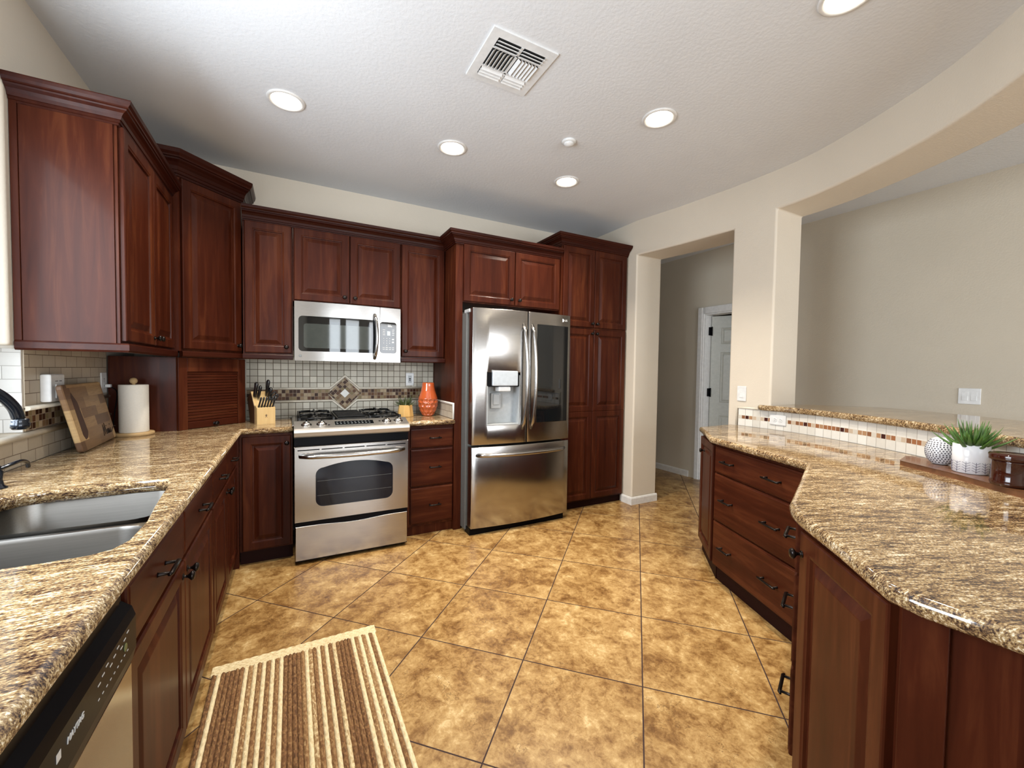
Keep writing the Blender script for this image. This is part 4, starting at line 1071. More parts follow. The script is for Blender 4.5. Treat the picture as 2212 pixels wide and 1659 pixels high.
# handles
def vhandle(x, parent, sg):
    a = MB(); P = []
    for k in range(15):
        s = k/14; P.append((x+sg*0.014*math.sin(PI*s), fy(x)-0.012-0.042*math.sin(PI*s)**0.65, 0.848+s*0.882))
    P = [(x, fy(x)+0.01, 0.848)]+P[1:-1]+[(x, fy(x)+0.01, 1.730)]
    a.tube(P, 0.0165, 10, flat=(0.92, 0.75)); a.build('handle', m_steel, parent)
vhandle(0.446, dl_, 1); vhandle(0.530, dr_, 1)
a = MB(); P = []
for k in range(17):
    s = k/16; x = 0.045+s*0.855; P.append((x, fy(x)-0.014-0.036*math.sin(PI*s)**0.5, 0.652))
a.tube([(0.045, fy(0.045)+0.01, 0.652)]+P[1:-1]+[(0.90, fy(0.9)+0.01, 0.652)], 0.0175, 10, flat=(0.8, 0.95)); a.build('handle', m_steel, dz_)
a = MB(); a.box(0.542, 0.552, fy(0.545)-0.0595, fy(0.545)-0.05, 1.25, 1.30, 0.002); a.build('door_button', m_grey, dr_)
a = MB(); a.lathe([(0.014, 0), (0.014, 0.0015)], Tr(0.855, fy(0.855)+0.001, 1.787) @ rot(PI/2, 'X'), 24); a.build('badge', m_white, dr_)
text_mesh('lettering', 'LG', 0.024, m_white, dr_, Tr(0.893, fy(0.893)-0.002, 1.787) @ rot(0.13, 'Z') @ FRONT)

# ---------------------------------------------------------------- peninsula cabinets
PF, PG = Vector((2.408, 1.715)), Vector((2.133, 1.040))
E0 = Vector((2.728, 2.060))
def ang(a_, b_): d_ = b_-a_; return math.atan2(d_.y, d_.x)
w1 = (PG-PF).length
# origin is set back so the drawer faces sit on the measured line
def set_back(p, an, d_=0.02): return (p.x-d_*math.sin(an)*1.0, p.y+d_*math.cos(an))
an = ang(PF, PG); ox, oy = set_back(PF, an)
t = thing('drawer_cabinet', 'wide peninsula cabinet with three drawers, two pulls on each', 'cabinet', (ox, oy, 0), an)
a = MB(); a.prism([(0.0, 0.0), (w1, 0.0), (w1, 0.45), (0.12, 0.45)], 0.095, 0.888); a.build('carcass', m_wood, t)
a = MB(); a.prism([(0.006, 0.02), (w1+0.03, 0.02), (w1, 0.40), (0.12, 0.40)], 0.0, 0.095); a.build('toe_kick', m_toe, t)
for z0, z1 in ((0.708, 0.872), (0.400, 0.698), (0.105, 0.390)):
    dr = drawer(t, 0.012, z0, w1-0.02, z1-z0, ()); zc = (z0+z1)/2 if z0 > 0.6 else z0+(z1-z0)*0.5
    pull(dr, 0.155, zc, ln=0.115); pull(dr, 0.527, zc, ln=0.13)
an = ang(E0, PF); w2 = (PF-E0).length; ox, oy = set_back(E0, an)
t = thing('base_cabinet', 'narrow one-door cabinet at the far angled end of the peninsula', 'cabinet', (ox, oy, 0), an)
poly = [(0.0, 0.0), (w2-0.002, 0.0), (w2-0.065, 0.25), (0.05, 0.25)]
a = MB(); a.prism(poly, 0.095, 0.888); a.build('carcass', m_wood, t)
a = MB(); a.prism([(0.0, 0.015), (w2-0.01, 0.015), (w2-0.06, 0.2), (0.04, 0.2)], 0.0, 0.095); a.build('toe_kick', m_toe, t)
door(t, 0.020, 0.105, w2-0.050, 0.765, (0.165, 0.785))
# jog face with drawers, seen edge on
H0, H1 = Vector((2.120, 1.012)), Vector((1.405, 0.712))
an = ang(H0, H1); w3 = (H1-H0).length; ox, oy = set_back(H0, an, 0.022)
t = thing('drawer_cabinet', 'peninsula drawer cabinet seen edge-on with its pulls sticking out', 'cabinet', (ox, oy, 0), an)
a = MB(); a.prism([(0.09, 0.0), (w3-0.008, 0.0), (w3-0.12, 0.32), (0.30, 0.32)], 0.095, 0.888); a.build('carcass', m_wood, t)
for z0, z1 in ((0.708, 0.872), (0.400, 0.698), (0.105, 0.390)):
    dr = drawer(t, 0.10, z0, w3-0.115, z1-z0, ()); pull(dr, w3-0.145, (z0+z1)/2, ln=0.12, st=0.034)
I0, I1 = Vector((1.342, 0.667)), Vector((1.066, 0.352))
an = ang(I0, I1); w4 = (I1-I0).length; ox, oy = set_back(I0, an)
t = thing('base_cabinet', 'one-door cabinet at the near corner of the peninsula, black knob at its top', 'cabinet', (ox, oy, 0), an)
a = MB(); a.prism([(0.0, 0.0), (w4, 0.0), (w4-0.10, 0.30), (0.10, 0.30)], 0.095, 0.888); a.build('carcass', m_wood, t)
a = MB(); a.prism([(0.02, 0.03), (w4-0.01, 0.03), (w4-0.10, 0.28), (0.10, 0.28)], 0.0, 0.095); a.build('toe_kick', m_toe, t)
door(t, 0.006, 0.105, w4-0.022, 0.768, (0.024, 0.81))
t = thing('end_panel', 'plain dark-red end panel of the peninsula in the bottom right corner', 'cabinet panel', (1.078, 0.318, 0), math.radians(-86))
a = MB(); a.box(0.0, 0.55, 0.0, 0.02, 0.0, 0.888, 0.001); a.build('panel', m_wood, t)
a = MB(); a.box(-0.022, 0.045, -0.008, 0.0, 0.0, 0.888, 0.002); a.box(-0.022, 0.0, 0.0, 0.06, 0.0, 0.888); a.build('corner_stile', m_wood, t)

# ---------------------------------------------------------------- outlets and switches
def plate(name, label, cat, T, wd, hh, kind, group=None, th=0.006):
    """T: local x right, z up, -y out of the wall"""
    t = thing(name, label, cat, T.to_translation(), 0, group); R3 = T.to_3x3().to_4x4()
    a = MB(); a.box(-wd/2, wd/2, -th, 0, -hh/2, hh/2, 0.003, R3); a.build('cover_plate', m_white, t)
    def part(nm, bx, m_, bv=0.0008):
        a = MB(); a.box(*bx, bv, R3); return a.build(nm, m_, t)
    if kind == 'duplex_v':
        a = MB()
        for z in (-0.02, 0.02):
            for x in (-0.006, 0.006): a.box(x-0.0015, x+0.0015, -th-0.0005, -th+0.001, z-0.002, z+0.006, 0, R3)
            a.box(-0.002, 0.002, -th-0.0005, -th+0.001, z-0.012, z-0.008, 0, R3)
        part('receptacle', (-0.017, 0.017, -th-0.0002, -th+0.001, -0.034, 0.034), m_white); a.build('socket_slots', m_slot, t)
    if kind == 'gfci':
        part('receptacle', (-0.017, 0.017, -th-0.0015, -th+0.001, -0.034, 0.034), m_lgrey)
        a = MB()
        for z in (-0.024, 0.022):
            for x in (-0.006, 0.006): a.box(x-0.001, x+0.001, -th-0.002, -th, z-0.002, z+0.006, 0, R3)
        a.box(-0.008, 0.008, -th-0.003, -th, -0.002, 0.010, 0.0005, R3); a.box(-0.007, 0.007, -th-0.003, -th, -0.014, -0.006, 0.0005, R3); a.build('socket_slots', m_slot, t)
    if kind == 'duplex_h':
        for x0 in (-0.02, 0.02):
            a = MB(); a.lathe([(0.0165, 0), (0.0165, 0.0012), (0.015, 0.0018)], R3 @ Tr(x0, -th, 0) @ rot(PI/2, 'X'), 20); rc = a.build('receptacle', m_white, t)
            a = MB()
            for z in (-0.006, 0.006): a.box(x0-0.004, x0+0.004, -th-0.0026, -th-0.001, z-0.001, z+0.001, 0, R3)
            a.box(x0+0.008, x0+0.0115, -th-0.0026, -th-0.001, -0.002, 0.002, 0, R3); a.build('socket_slots', m_slot, rc)
    if kind.startswith('rocker'):
        for x0 in ((0,) if kind == 'rocker' else (-0.023, 0.023)):
            a = MB(); a.box(x0-0.0165, x0+0.0165, -th-0.001, -th+0.001, -0.033, 0.033, 0.0006, R3); a.box(x0-0.015, x0+0.015, -th-0.003, -th, -0.0315, 0.001, 0.001, R3); a.build('rocker', m_white, t)
    return t
plate('power_outlet', 'white outlet plate on the tile above the orange vase, right of the microwave', 'outlet', Tr(0.963, YB-0.0085, 1.245), 0.072, 0.116, 'gfci')
plate('light_switch', 'single white rocker switch on the pillar, above the left end of the peninsula tile', 'switch', Tr(3.150, 2.015, 1.182) @ rot(-PI/2, 'Z'), 0.072, 0.118, 'rocker')
plate('light_switch', 'white double rocker switch on the far wall beyond the bar', 'switch', Tr(XD, 1.108, 1.193) @ rot(-PI/2, 'Z'), 0.118, 0.120, 'rocker2')
def on_curve(y):
    for i in range(3, len(CUR)-1):
        if CUR[i][1] >= y >= CUR[i+1][1]:
            s = (CUR[i][1]-y)/(CUR[i][1]-CUR[i+1][1]); return (CUR[i][0]+(CUR[i+1][0]-CUR[i][0])*s, y), Vector(NR[i]).lerp(Vector(NR[i+1]), s)
for yy, lab in ((1.727, 'horizontal white outlet in the peninsula tile, left of the white pots'), (0.74, 'white outlet plate in the peninsula tile, behind the succulent and the jar')):
    (x, y), n_ = on_curve(yy); n_.normalize(); a_ = math.atan2(n_.y, n_.x)-PI/2
    plate('power_outlet', lab, 'outlet', Tr(x-0.0105*n_.x, y-0.0105*n_.y, 1.005) @ rot(a_, 'Z'), 0.118, 0.075, 'duplex_h')
# thick white device on the left wall
t = thing('plug_in_device', 'thick white plug-in cover on the tile above the cutting board corner', 'wall device', (XL+0.008, 2.59, 1.232), PI/2)
a = MB(); a.box(-0.062, 0.062, -0.035, 0.0, -0.060, 0.062, 0.006); a.build('housing', m_white, t)
a = MB(); a.box(-0.025, 0.035, -0.039, -0.034, -0.045, 0.018, 0.004); a.build('raised_panel', m_white, t)
a = MB(); a.box(-0.025, 0.0, -0.0355, -0.0345, 0.030, 0.033); a.box(0.012, 0.034, -0.0355, -0.0345, 0.030, 0.033); a.build('slot', m_slot, t)
plate('power_outlet', 'white outlet plate on the window wall, half hidden by the cutting board', 'outlet', Tr(XL+0.0085, 3.205, 1.235) @ rot(PI/2, 'Z'), 0.075, 0.118, 'duplex_v')
a = MB(); a.tube(catmull([(XL+0.03, 3.22, 1.215), (XL+0.06, 3.235, 1.18), (XL+0.05, 3.24, 1.08), (XL+0.04, 3.235, 0.99), (XL+0.035, 3.225, 0.95), (XL+0.04, 3.20, 0.9345)]), 0.0028, 8)  # plain power cord hanging from the outlet plug
o = put(a.build('power_cord', m_black), 'thin black power cord with a plug, dropping behind the cutting board', 'cable')
a = MB(); a.box(XL+0.016, XL+0.040, 3.208, 3.232, 1.208, 1.226, 0.003); pl = a.build('plug', m_white, o)

# ---------------------------------------------------------------- worktop objects: left
# cutting board leaning on the wall: corners BL, BR on the worktop, TL, TR against the tile
BL, BRt, TLt, TRt = Vector((-0.862, 2.585, ZT)), Vector((-0.893, 3.10, ZT)), Vector((-0.905, 2.505, 1.245)), Vector((-0.926, 3.03, 1.250))
t = thing('cutting_board', 'large wooden cutting board with a juice groove, leaning on the tiled wall', 'cutting board', BL)
ux = (BRt-BL).normalized(); uz = (TLt-BL); uz = (uz-ux*uz.dot(ux)*0.0); W_, H_ = (BRt-BL).length, uz.length; uzn = uz.normalized(); nn = ux.cross(uzn).normalized()  # points to the room (+x)
def CB(u, v, d): return ux*u+uzn*v+nn*d
m_board, nt, b = new_mat('butcher_block_staves')
uvn = N(nt, 'ShaderNodeTexCoord').outputs['UV']; sp = N(nt, 'ShaderNodeSeparateXYZ'); L(nt, uvn, sp.inputs[0])
rowi = val(nt, 'FLOOR', val(nt, 'DIVIDE', sp.outputs[1], 0.052)); wr = N(nt, 'ShaderNodeTexWhiteNoise', noise_dimensions='1D'); L(nt, rowi, wr.inputs['W'])
coli = val(nt, 'FLOOR', val(nt, 'ADD', val(nt, 'DIVIDE', sp.outputs[0], 0.21), val(nt, 'MULTIPLY', wr.outputs[0], 3.0)))
cb_ = N(nt, 'ShaderNodeCombineXYZ'); L(nt, rowi, cb_.inputs[0]); L(nt, coli, cb_.inputs[1])
w2_ = N(nt, 'ShaderNodeTexWhiteNoise', noise_dimensions='2D'); L(nt, cb_.outputs[0], w2_.inputs['Vector'])
gr = noise(nt, mapping(nt, uvn, (4, 40, 1)), 2.5, 5, 0.65, 0.5)
f_ = val(nt, 'ADD', val(nt, 'MULTIPLY', w2_.outputs[0], 0.72), val(nt, 'MULTIPLY', gr, 0.3))
L(nt, ramp(nt, f_, [(0.12, (0.075, 0.036, 0.020)), (0.42, (0.15, 0.082, 0.042)), (0.68, (0.27, 0.165, 0.082)), (0.90, (0.50, 0.34, 0.165))]), b.inputs['Base Color']); b.inputs['Roughness'].default_value = 0.45
mb = MB(); th = 0.022; r_ = 0.02
loop_ = rrect(0, W_, 0, H_, r_, 4)
def ring(i, d): return inset(loop_, i), d
rings = [ring(0.004, 0.0), ring(0.0, 0.004), ring(0, th-0.004), ring(0.004, th)]
uvl = mb.uvl(); bm = mb.bm
VV = [[bm.verts.new(CB(u, v, d)) for u, v in P] for P, d in rings]
PP = [P for P, d in rings]
for k in range(3):
    for i in range(len(VV[0])):
        j = (i+1) % len(VV[0]); f = bm.faces.new((VV[k][i], VV[k][j], VV[k+1][j], VV[k+1][i]))
        for lp, q in zip(f.loops, (PP[k][i], PP[k][j], PP[k+1][j], PP[k+1][i])): lp[uvl].uv = q
for k in (0, 3):
    f = bm.faces.new(VV[k] if k else list(reversed(VV[k])))
    for lp in f.loops:
        i = VV[k].index(lp.vert); lp[uvl].uv = PP[k][i]
mb.build('board', m_board, t)
gm = simple('dark_groove', (0.055, 0.022, 0.014), 0.5)  # groove is a thin dark patch laid on the board face
a = MB(); gp = [(0.085, H_-0.045), (0.078, 0.13), (0.075, 0.06), (0.085, 0.04)]
gp = [(0.075, H_-0.04), (0.115, H_-0.09), (0.13, 0.09), (0.105, 0.06), (0.075, 0.055), (0.058, 0.08), (0.06, H_-0.06)]
a.loft([[CB(u, v, th-0.001) for u, v in gp], [CB(u, v, th+0.0006) for u, v in gp]]); a.build('juice_groove', gm, t)
# engraved handwriting "Mimi"
mm = simple('burnt_lettering', (0.02, 0.011, 0.008), 0.6)
a = MB()
strokes = [[(0, 0), (0.006, 0.03), (0.012, 0.055), (0.016, 0.03), (0.02, 0.005), (0.027, 0.035), (0.034, 0.06), (0.038, 0.03), (0.042, 0.004)],
           [(0.042, 0.004), (0.05, 0.012), (0.052, 0.026), (0.053, 0.006), (0.06, 0.006)],
           [(0.060, 0.006), (0.064, 0.028), (0.068, 0.005), (0.074, 0.028), (0.080, 0.005), (0.086, 0.026), (0.092, 0.005)],
           [(0.092, 0.005), (0.101, 0.012), (0.103, 0.027), (0.105, 0.006), (0.116, 0.006), (0.135, 0.022), (0.160, 0.030), (0.185, 0.026)],
           [(0.053, 0.042), (0.055, 0.047)], [(0.104, 0.044), (0.107, 0.049)]]
for s in strokes: a.tube([CB(0.33+u*1.15, 0.035+v*1.1, th+0.0002) for u, v in s], 0.0022, 6)
a.build('engraved_lettering', mm, t)

t = thing('paper_towel_holder', 'wooden paper towel stand in front of the appliance garage', 'paper towel holder', (-0.812, 3.166, ZT))
m_birch = wood('pale_birch', (0.38, 0.25, 0.12), (0.47, 0.32, 0.16), (0.55, 0.40, 0.22), 'x', 0.45, 0.1)
a = MB(); a.lathe([(0.005, 0), (0.088, 0), (0.092, 0.004), (0.092, 0.015), (0.088, 0.019), (0.005, 0.019)], None, 40); a.build('base', m_birch, t)
a = MB(); a.lathe([(0.009, 0.019), (0.009, 0.296), (0.006, 0.30), (0.014, 0.304), (0.0185, 0.313), (0.0185, 0.322), (0.013, 0.332), (0.003, 0.336)], None, 20); a.build('dowel', m_birch, t)
t = thing('paper_towel_roll', 'white paper towel roll on the wooden stand', 'paper towel', (-0.812, 3.166, ZT+0.0195))
a = MB(); a.lathe([(0.020, 0), (0.0655, 0), (0.067, 0.003), (0.067, 0.273), (0.0655, 0.276), (0.020, 0.276)], None, 48); a.build('roll', simple('paper_white', (0.74, 0.71, 0.64), 0.85, var=0.03, scale=120), t)
bpy.data.objects['roll'].data.polygons[-1].use_smooth = False

# knife block
m_blk = wood('pale_knife_block_wood', (0.48, 0.31, 0.13), (0.56, 0.39, 0.18), (0.64, 0.47, 0.25), 'z', 0.42, 0.15, 40, 1.0, 0.6)
m_blkd = simple('dark_block_side', (0.075, 0.033, 0.014), 0.45)
m_han = simple('black_knife_handle', (0.008, 0.008, 0.009), 0.22, 0, 0.4)
KB = (-0.215, 3.42, ZT)
KBR = math.radians(18)
t = thing('knife_block', 'pale wooden knife block in front of the tile, left of the stove', 'knife block', KB, KBR)
kw = 0.118
side = [(0.0, 0.0), (0.155, 0.0), (0.215, 0.185), (0.135, 0.235), (0.045, 0.150), (0.0, 0.118)]  # (y, z)
a = MB(); a.loft([[(x, y, z) for y, z in [(0.0, 0.0), (0.055, 0.0), (0.055, 0.135), (0.0, 0.115)]] for x in (0, kw)]); a.build('front_rack', m_blk, t)
a = MB(); a.loft([[(x, y, z) for y, z in [(0.055, 0.0), (0.165, 0.0), (0.235, 0.17), (0.145, 0.228), (0.055, 0.12)]] for x in (0.0, kw)]); a.build('main_block', m_blk, t)
a = MB(); a.loft([[(x, y, z) for y, z in [(0.057, 0.001), (0.164, 0.001), (0.234, 0.17), (0.146, 0.226), (0.057, 0.118)]] for x in (-0.002, 0.0)]); a.build('dark_side', m_blkd, t)
a = MB()
# small twin-figure emblem on the front
a.box(0.056, 0.062, -0.0006, 0.0002, 0.056, 0.066); a.box(0.051, 0.069, -0.0006, 0.0002, 0.061, 0.0635); a.box(0.0575, 0.0615, -0.0006, 0.0002, 0.067, 0.0705)
a.loft([[(0.056, y, 0.056), (0.059, y, 0.056), (0.055, y, 0.046), (0.0525, y, 0.046)] for y in (-0.0006, 0.0002)]); a.loft([[(0.059, y, 0.056), (0.062, y, 0.056), (0.0665, y, 0.046), (0.064, y, 0.046)] for y in (-0.0006, 0.0002)])
a.build('emblem', m_blkd, t)
KT = Tr(*KB) @ rot(KBR, 'Z')
def handle_obj(name, label, cat, base, tip, r0, group):
    t = thing(name, label, cat, KT @ Vector(base), KBR, group)
    d = (Vector(tip)-Vector(base))*1.12; r0 *= 1.35
    a = MB(); P = [d*s for s in (-0.02, 0.0, 0.25, 0.6, 0.9, 1.0)]
    a.tube(P, [r0*0.8, r0*0.9, r0, r0*0.92, r0*1.08, r0*0.6], 12, flat=(0.75, 1.15)); a.build('handle', m_han, t)
    c = d.normalized(); a = MB(); q = d*1.0
    a.lathe([(r0*0.5, 0.0), (r0*0.45, 0.002)], Tr(*(d*0.985)) @ c.to_track_quat('Z', 'Y').to_matrix().to_4x4(), 12); a.build('end_cap', m_chrome, t)
names = ['leftmost', 'second', 'third', 'fourth', 'fifth', 'rightmost']
for k in range(6):
    x = 0.014+k*0.018
    handle_obj('steak_knife', f'black-handled steak knife, {names[k]} in the front row of the knife block', 'knife', (x, 0.020, 0.112), (x+0.012, -0.005, 0.185), 0.0058, 'steak knives in the front row of the knife block')
handle_obj('kitchen_knife', 'largest black knife handle at the left rear of the knife block', 'knife', (0.016, 0.112, 0.195), (0.018, 0.075, 0.285), 0.0125, 'knives in the back of the knife block')
handle_obj('kitchen_knife', 'shorter black knife handle beside the largest one at the left rear', 'knife', (0.034, 0.095, 0.185), (0.038, 0.058, 0.262), 0.010, 'knives in the back of the knife block')
handle_obj('kitchen_knife', 'tallest black knife handle at the right rear of the knife block', 'knife', (0.094, 0.118, 0.198), (0.096, 0.082, 0.300), 0.012, 'knives in the back of the knife block')
handle_obj('kitchen_knife', 'black knife handle just in front of the tallest one', 'knife', (0.096, 0.092, 0.175), (0.104, 0.052, 0.248), 0.011, 'knives in the back of the knife block')
t = thing('kitchen_scissors', 'black-handled kitchen scissors leaning out on the right of the knife block', 'scissors', KT @ Vector((0.106, 0.10, 0.155)), KBR)
for s, (ex, ez) in ((0, (0.055, 0.050)), (1, (0.038, 0.075))):
    a = MB(); c = Vector((ex*0.62, -0.02, ez*0.62)); dv = Vector((ex, -0.02, ez)).normalized(); pv = Vector((-dv.z, 0, dv.x))
    a.tube([c+dv*0.026*math.cos(2*PI*k/14)+pv*0.012*math.sin(2*PI*k/14) for k in range(15)], 0.0045, 8)
    a.tube([(0, 0, 0), c-dv*0.022], 0.006, 8); a.build('finger_loop', m_han, t)

# wood pot + succulent, orange vase
def leaf(a, base, d, ln, w_, up=0.0, n=6, droop=0.0):
    """a tapering fleshy leaf"""
    P = []; Rr = []
    d = Vector(d).normalized(); b0 = Vector(base)
    for k in range(n+1):
        s = k/n; P.append(b0+d*ln*s+Vector((0, 0, up*s*s-droop*s*s))); Rr.append(w_*(0.75+0.5*s-1.22*s*s) if k < n else w_*0.06)
    a.tube(P, Rr, 6, flat=(1.0, 0.5))
m_pot = wood('carved_pine_pot', (0.42, 0.24, 0.07), (0.52, 0.31, 0.10), (0.60, 0.40, 0.16), 'z', 0.45, 0.1)
m_green = simple('dark_green_leaf', (0.045, 0.060, 0.018), 0.45, var=0.4, scale=25)
m_green2 = simple('fresh_green_leaf', (0.060, 0.135, 0.022), 0.42, var=0.4, scale=20)
m_soil = simple('dark_soil', (0.02, 0.014, 0.009), 0.9)
PX, PY = 0.868, 3.56
t = thing('wood_planter', 'small faceted wooden planter on the worktop right of the stove', 'planter', (PX, PY, ZT))
a = MB(); prof = [(0.068, 0.0), (0.070, 0.004), (0.058, 0.098), (0.052, 0.100), (0.049, 0.090)]
a.lathe(prof, rot(0.35, 'Z'), 8, False); a.build('pot', m_pot, t)
a = MB(); a.lathe([(0.002, 0.088), (0.050, 0.088)], rot(0.35, 'Z'), 8, False, False); a.build('soil', m_soil, t)
t = thing('succulent_plant', 'spiky dark green succulent in the faceted wooden planter', 'plant', (PX, PY, ZT+0.0885))
for k in range(34):
    th_ = R.uniform(0, 2*PI); el = R.uniform(0.15, 1.25); q = MB()
    leaf(q, (0.022*math.cos(th_)*R.random(), 0.022*math.sin(th_)*R.random(), -0.004), (math.cos(th_)*math.cos(el), math.sin(th_)*math.cos(el), math.sin(el)), R.uniform(0.075, 0.112), 0.0105, 0.012)
    q.build('leaf', m_green, t)
m_vase = simple('orange_glaze', (0.46, 0.092, 0.026), 0.12, 0, 0.6, 0.6, 0.12, 9)
t = thing('vase', 'orange glazed vase with a scalloped lower half on the short worktop', 'vase', (1.063, 3.545, ZT))
a = MB(); nu = 72; zmax = 0.292
pts = [(0.000, 0.040), (0.012, 0.052), (0.05, 0.072), (0.09, 0.084), (0.125, 0.087), (0.155, 0.083), (0.185, 0.073), (0.22, 0.061), (0.26, 0.054), (0.285, 0.052), (0.292, 0.050)]
def rz_(z):
    for (z0, r0), (z1, r1) in zip(pts, pts[1:]):
        if z <= z1: return r0+(r1-r0)*(z-z0)/(z1-z0)
    return pts[-1][1]
rings = []; nz = 58
for j in range(nz+1):
    z = zmax*j/nz; rg = []
    for i in range(nu):
        u = 2*PI*i/nu; r0 = rz_(z)
        if 0.012 < z < 0.150:
            row = z/0.040; ri = math.floor(row); ph = (u/(2*PI)*12+(0.5 if ri % 2 else 0)) % 1.0-0.5
            fz = row-ri-0.45; dd_ = min(1.0, (ph*2)**2*0.95+(fz*1.9)**2*0.95)
            r0 -= 0.0100*(1-dd_)*(1 if z < 0.14 else 0.5)
        rg.append((r0*math.cos(u), r0*math.sin(u), z))
    rings.append(rg)
rings.append([(0.044*math.cos(2*PI*i/nu), 0.044*math.sin(2*PI*i/nu), zmax-0.002) for i in range(nu)])
rings.append([(0.046*math.cos(2*PI*i/nu), 0.046*math.sin(2*PI*i/nu), 0.20) for i in range(nu)])
a.loft(rings, True, True, True, True); a.build('vase_body', m_vase, t)

# ---------------------------------------------------------------- peninsula objects
m_wal = wood('walnut_tray_wood', (0.10, 0.042, 0.02), (0.16, 0.070, 0.032), (0.22, 0.105, 0.05), 'x', 0.3, 0.4)
ty = [(2.470, 0.815), (2.455, 0.795), (2.335, 0.590), (2.19, 0.400), (2.095, 0.285), (2.085, 0.255), (2.10, 0.225), (2.20, 0.155), (2.235, 0.15), (2.26, 0.165), (2.40, 0.345), (2.56, 0.58), (2.655, 0.80), (2.655, 0.83), (2.63, 0.845)]
TRX, TRY = 2.37, 0.50
t = thing('serving_board', 'long walnut serving board under the white pots on the peninsula', 'serving board', (TRX, TRY, ZT))
a = MB(); a.prism([(x-TRX, y-TRY) for x, y in reversed(ty)], 0.0, 0.022, None, 0.003); a.build('board', m_wal, t)
ZB = ZT+0.022
BXc, BYc = 2.535, 0.700
m_cer = simple('white_ceramic', (0.76, 0.77, 0.80), 0.22, 0, 0.4, 0.5, 0.02)
t = thing('textured_vase', 'round white vase with dark dimples, leftmost on the serving board', 'vase', (BXc, BYc, ZB))
def bead_r(z): return 0.0515*math.sqrt(max(0, 1-((z-0.058)/0.0655)**2))
a = MB(); prof = [(0.018, 0.0), (0.024, 0.001)]+[(bead_r(z), z) for z in [0.004+0.0078*k for k in range(14)]]+[(bead_r(0.112), 0.112), (0.024, 0.1165), (0.020, 0.112)]
a.lathe(prof, None, 40); a.build('vase_body', m_cer, t)
a = MB()
for j in range(12):
    z = 0.012+j*0.0086; r0 = bead_r(z)
    n_ = max(8, int(2*PI*r0/0.0105))
    for i in range(n_):
        u = 2*PI*(i+0.5*(j % 2))/n_; nz_ = (z-0.058)/0.0655**2; nr = r0/0.0515**2; nl = math.hypot(nz_, nr)
        nv_ = Vector((math.cos(u)*nr/nl, math.sin(u)*nr/nl, nz_/nl)); p = Vector((r0*math.cos(u), r0*math.sin(u), z))
        T_ = Tr(*(p+nv_*0.0002)) @ nv_.to_track_quat('Z', 'X').to_matrix().to_4x4()
        a.lathe([(0.0034, -0.0006), (0.0030, 0.0006)], T_, 8, False)
a.build('dimples', simple('dark_dimple', (0.10, 0.10, 0.12), 0.5), t)
SX, SY = 2.430, 0.583
t = thing('white_planter', 'white ceramic pot with a dark arrow pattern, between the dimpled vase and the jar', 'planter', (SX, SY, ZB))
pr_ = 0.0535
a = MB(); a.lathe([(0.048, 0.0), (pr_, 0.004), (pr_, 0.114), (pr_-0.002, 0.116), (pr_-0.007, 0.115), (pr_-0.007, 0.10)], None, 48); a.build('pot', m_cer, t)
a = MB(); a.lathe([(0.002, 0.100), (pr_-0.006, 0.100)], None, 32, False, False); a.build('soil', m_soil, t)
a = MB()
def on_pot(u, z): return (pr_*1.002*math.cos(u), pr_*1.002*math.sin(u), z)
for k in range(12):
    u0 = 2*PI*k/12
    a.tube([on_pot(u0, 0.006), on_pot(u0, 0.048)], 0.0007, 6)
    for j in range(4):
        zz = 0.010+j*0.010
        for sg in (-1, 1): a.tube([on_pot(u0, zz), on_pot(u0+sg*0.11, zz+0.004), on_pot(u0+sg*0.22, zz+0.007)], 0.0007, 6)
a.build('arrow_pattern', simple('grey_purple_ink', (0.10, 0.09, 0.14), 0.5), t)
t = thing('succulent_plant', 'bright green upright succulent in the white arrow-pattern pot', 'plant', (SX, SY, ZB+0.1005))
for k in range(64):
    th_ = R.uniform(0, 2*PI); el = 1.45-1.0*R.random()**1.0; rr = R.uniform(0.0, 0.036); q = MB()
    leaf(q, (rr*math.cos(th_), rr*math.sin(th_), -0.008), (math.cos(th_)*math.cos(el), math.sin(th_)*math.cos(el), math.sin(el)), R.uniform(0.078, 0.112), 0.0105, 0.018)
    q.build('leaf', m_green2, t)
JX, JY = 2.275, 0.440
m_amb = simple('amber_glass', (0.045, 0.010, 0.005), 0.05, 0, 0.0, 0.6, 0.05)
m_amb.node_tree.nodes['Principled BSDF'].inputs['Transmission Weight'].default_value = 0.25
t = thing('candle_jar', 'dark amber glass candle jar with a lid at the right end of the serving board', 'candle', (JX, JY, ZB))
a = MB(); a.lathe([(0.050, 0.0), (0.056, 0.004), (0.058, 0.012), (0.054, 0.024), (0.054, 0.085), (0.056, 0.092), (0.050, 0.092), (0.049, 0.02)], None, 40); a.build('jar', m_amb, t)
a = MB(); a.lathe([(0.046, 0.0925), (0.061, 0.0925), (0.0625, 0.096), (0.0625, 0.110), (0.060, 0.114), (0.004, 0.115)], None, 40); a.build('lid', m_amb, t)

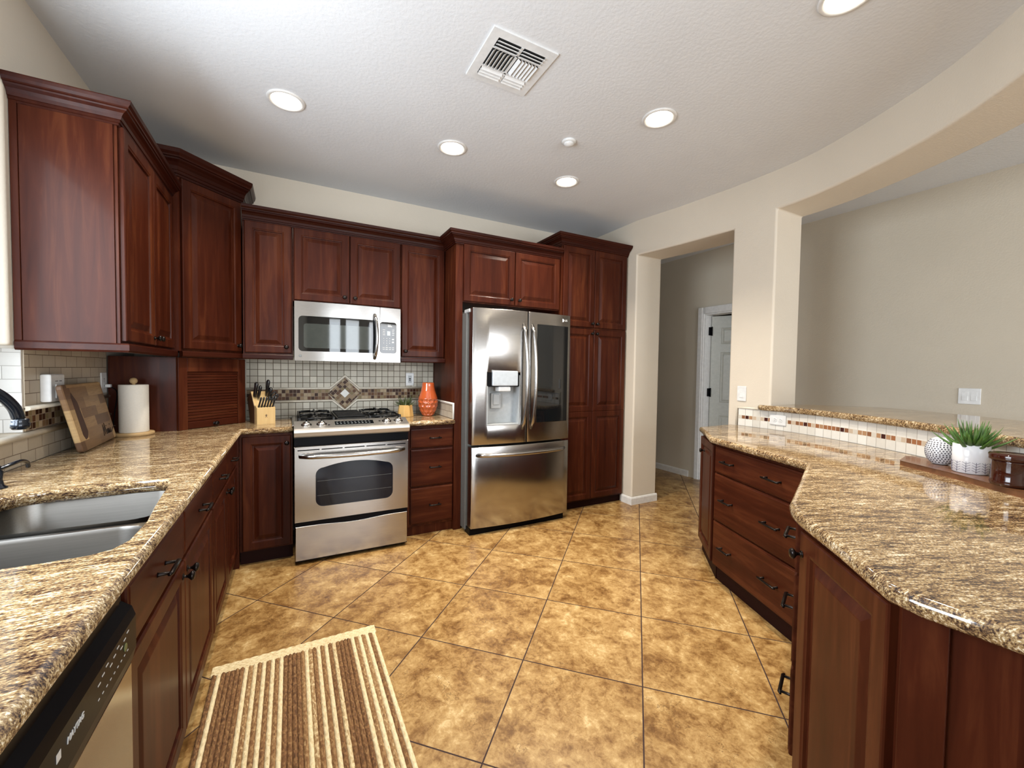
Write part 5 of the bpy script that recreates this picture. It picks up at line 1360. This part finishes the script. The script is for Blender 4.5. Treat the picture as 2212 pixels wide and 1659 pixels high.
# ---------------------------------------------------------------- rug
t = thing('striped_rug', 'brown and cream braided rug on the floor in front of the sink', 'rug', (0, 0, 0.0005))
rx0, rx1, ry0, ry1 = -0.305, 0.372, 0.75, 2.125
m_jute, nt, b = new_mat('jute_braid')
at = N(nt, 'ShaderNodeAttribute', attribute_name='UVMap', attribute_type='GEOMETRY')
uvn = N(nt, 'ShaderNodeTexCoord').outputs['UV']; sp = N(nt, 'ShaderNodeSeparateXYZ'); L(nt, uvn, sp.inputs[0])
tone = sp.outputs[0]
nb = noise(nt, mapping(nt, coords(nt), (1, 0.5, 1)), 140, 4, 0.7)
f_ = val(nt, 'ADD', tone, val(nt, 'MULTIPLY', val(nt, 'SUBTRACT', nb, 0.5), 0.75))
L(nt, ramp(nt, f_, [(0.0, (0.060, 0.024, 0.008)), (0.3, (0.19, 0.088, 0.030)), (0.55, (0.33, 0.195, 0.080)), (0.8, (0.64, 0.51, 0.29)), (1.0, (0.74, 0.63, 0.40))]), b.inputs['Base Color'])
b.inputs['Roughness'].default_value = 0.9; bump(nt, b, nb, 0.6, 0.003)
def cord(mb, x0, y0, x1, y1, r_, tone, seg=0.011, jit=0.0012):
    n_ = max(2, int(math.hypot(x1-x0, y1-y0)/seg)); d = Vector((x1-x0, y1-y0)).normalized(); p = Vector((d.y, -d.x))
    rows = []
    ph = R.uniform(0, 6)
    for k in range(n_+1):
        s = k/n_; c = Vector((x0+(x1-x0)*s, y0+(y1-y0)*s)); row = []
        for m_ in range(7):
            a_ = PI*m_/6; hx = math.cos(a_); hz = math.sin(a_)
            w_ = 1.0+0.34*math.sin(k*PI*0.5+hx*2.6+ph)
            row.append((c.x+p.x*hx*r_*1.02+R.uniform(-jit, jit)*0.4, c.y+p.y*hx*r_*1.02, 0.0005+hz*r_*0.95*w_))
        rows.append(row)
    V = [[mb.bm.verts.new(q) for q in row] for row in rows]; l = mb.uvl()
    for A, B in zip(V, V[1:]):
        for i in range(6):
            f = mb.bm.faces.new((A[i], A[i+1], B[i+1], B[i])); f.smooth = True
            tj = tone+R.uniform(-0.14, 0.14)
            for lp in f.loops: lp[l].uv = (tj, 0.5)
tones = [0.25, 0.95, 0.3, 0.28, 0.26, 0.3, 0.32, 0.95, 0.5, 0.9, 0.4, 0.95, 0.35, 0.92, 0.4, 0.95, 0.28, 0.3, 0.25, 0.3, 0.42, 0.95, 0.6, 0.35, 0.92, 0.4, 0.95, 0.3, 0.8, 0.3, 0.26, 0.3, 0.25, 0.92, 0.45, 0.95, 0.5, 0.95, 0.3, 0.95]
nc = len(tones); dx = (rx1-rx0)/nc
mb = MB()
for k, tn in enumerate(tones):
    x = rx0+dx*(k+0.5); cord(mb, x, ry0, x, ry1, dx*0.52, tn)
mb.build('striped_field', m_jute, t)
mb = MB()
for k in range(5): cord(mb, rx0-0.004, ry1+0.006+k*0.0125, rx1+0.004, ry1+0.006+k*0.0125, 0.0068, 0.93, 0.009)
mb.build('end_band', m_jute, t)
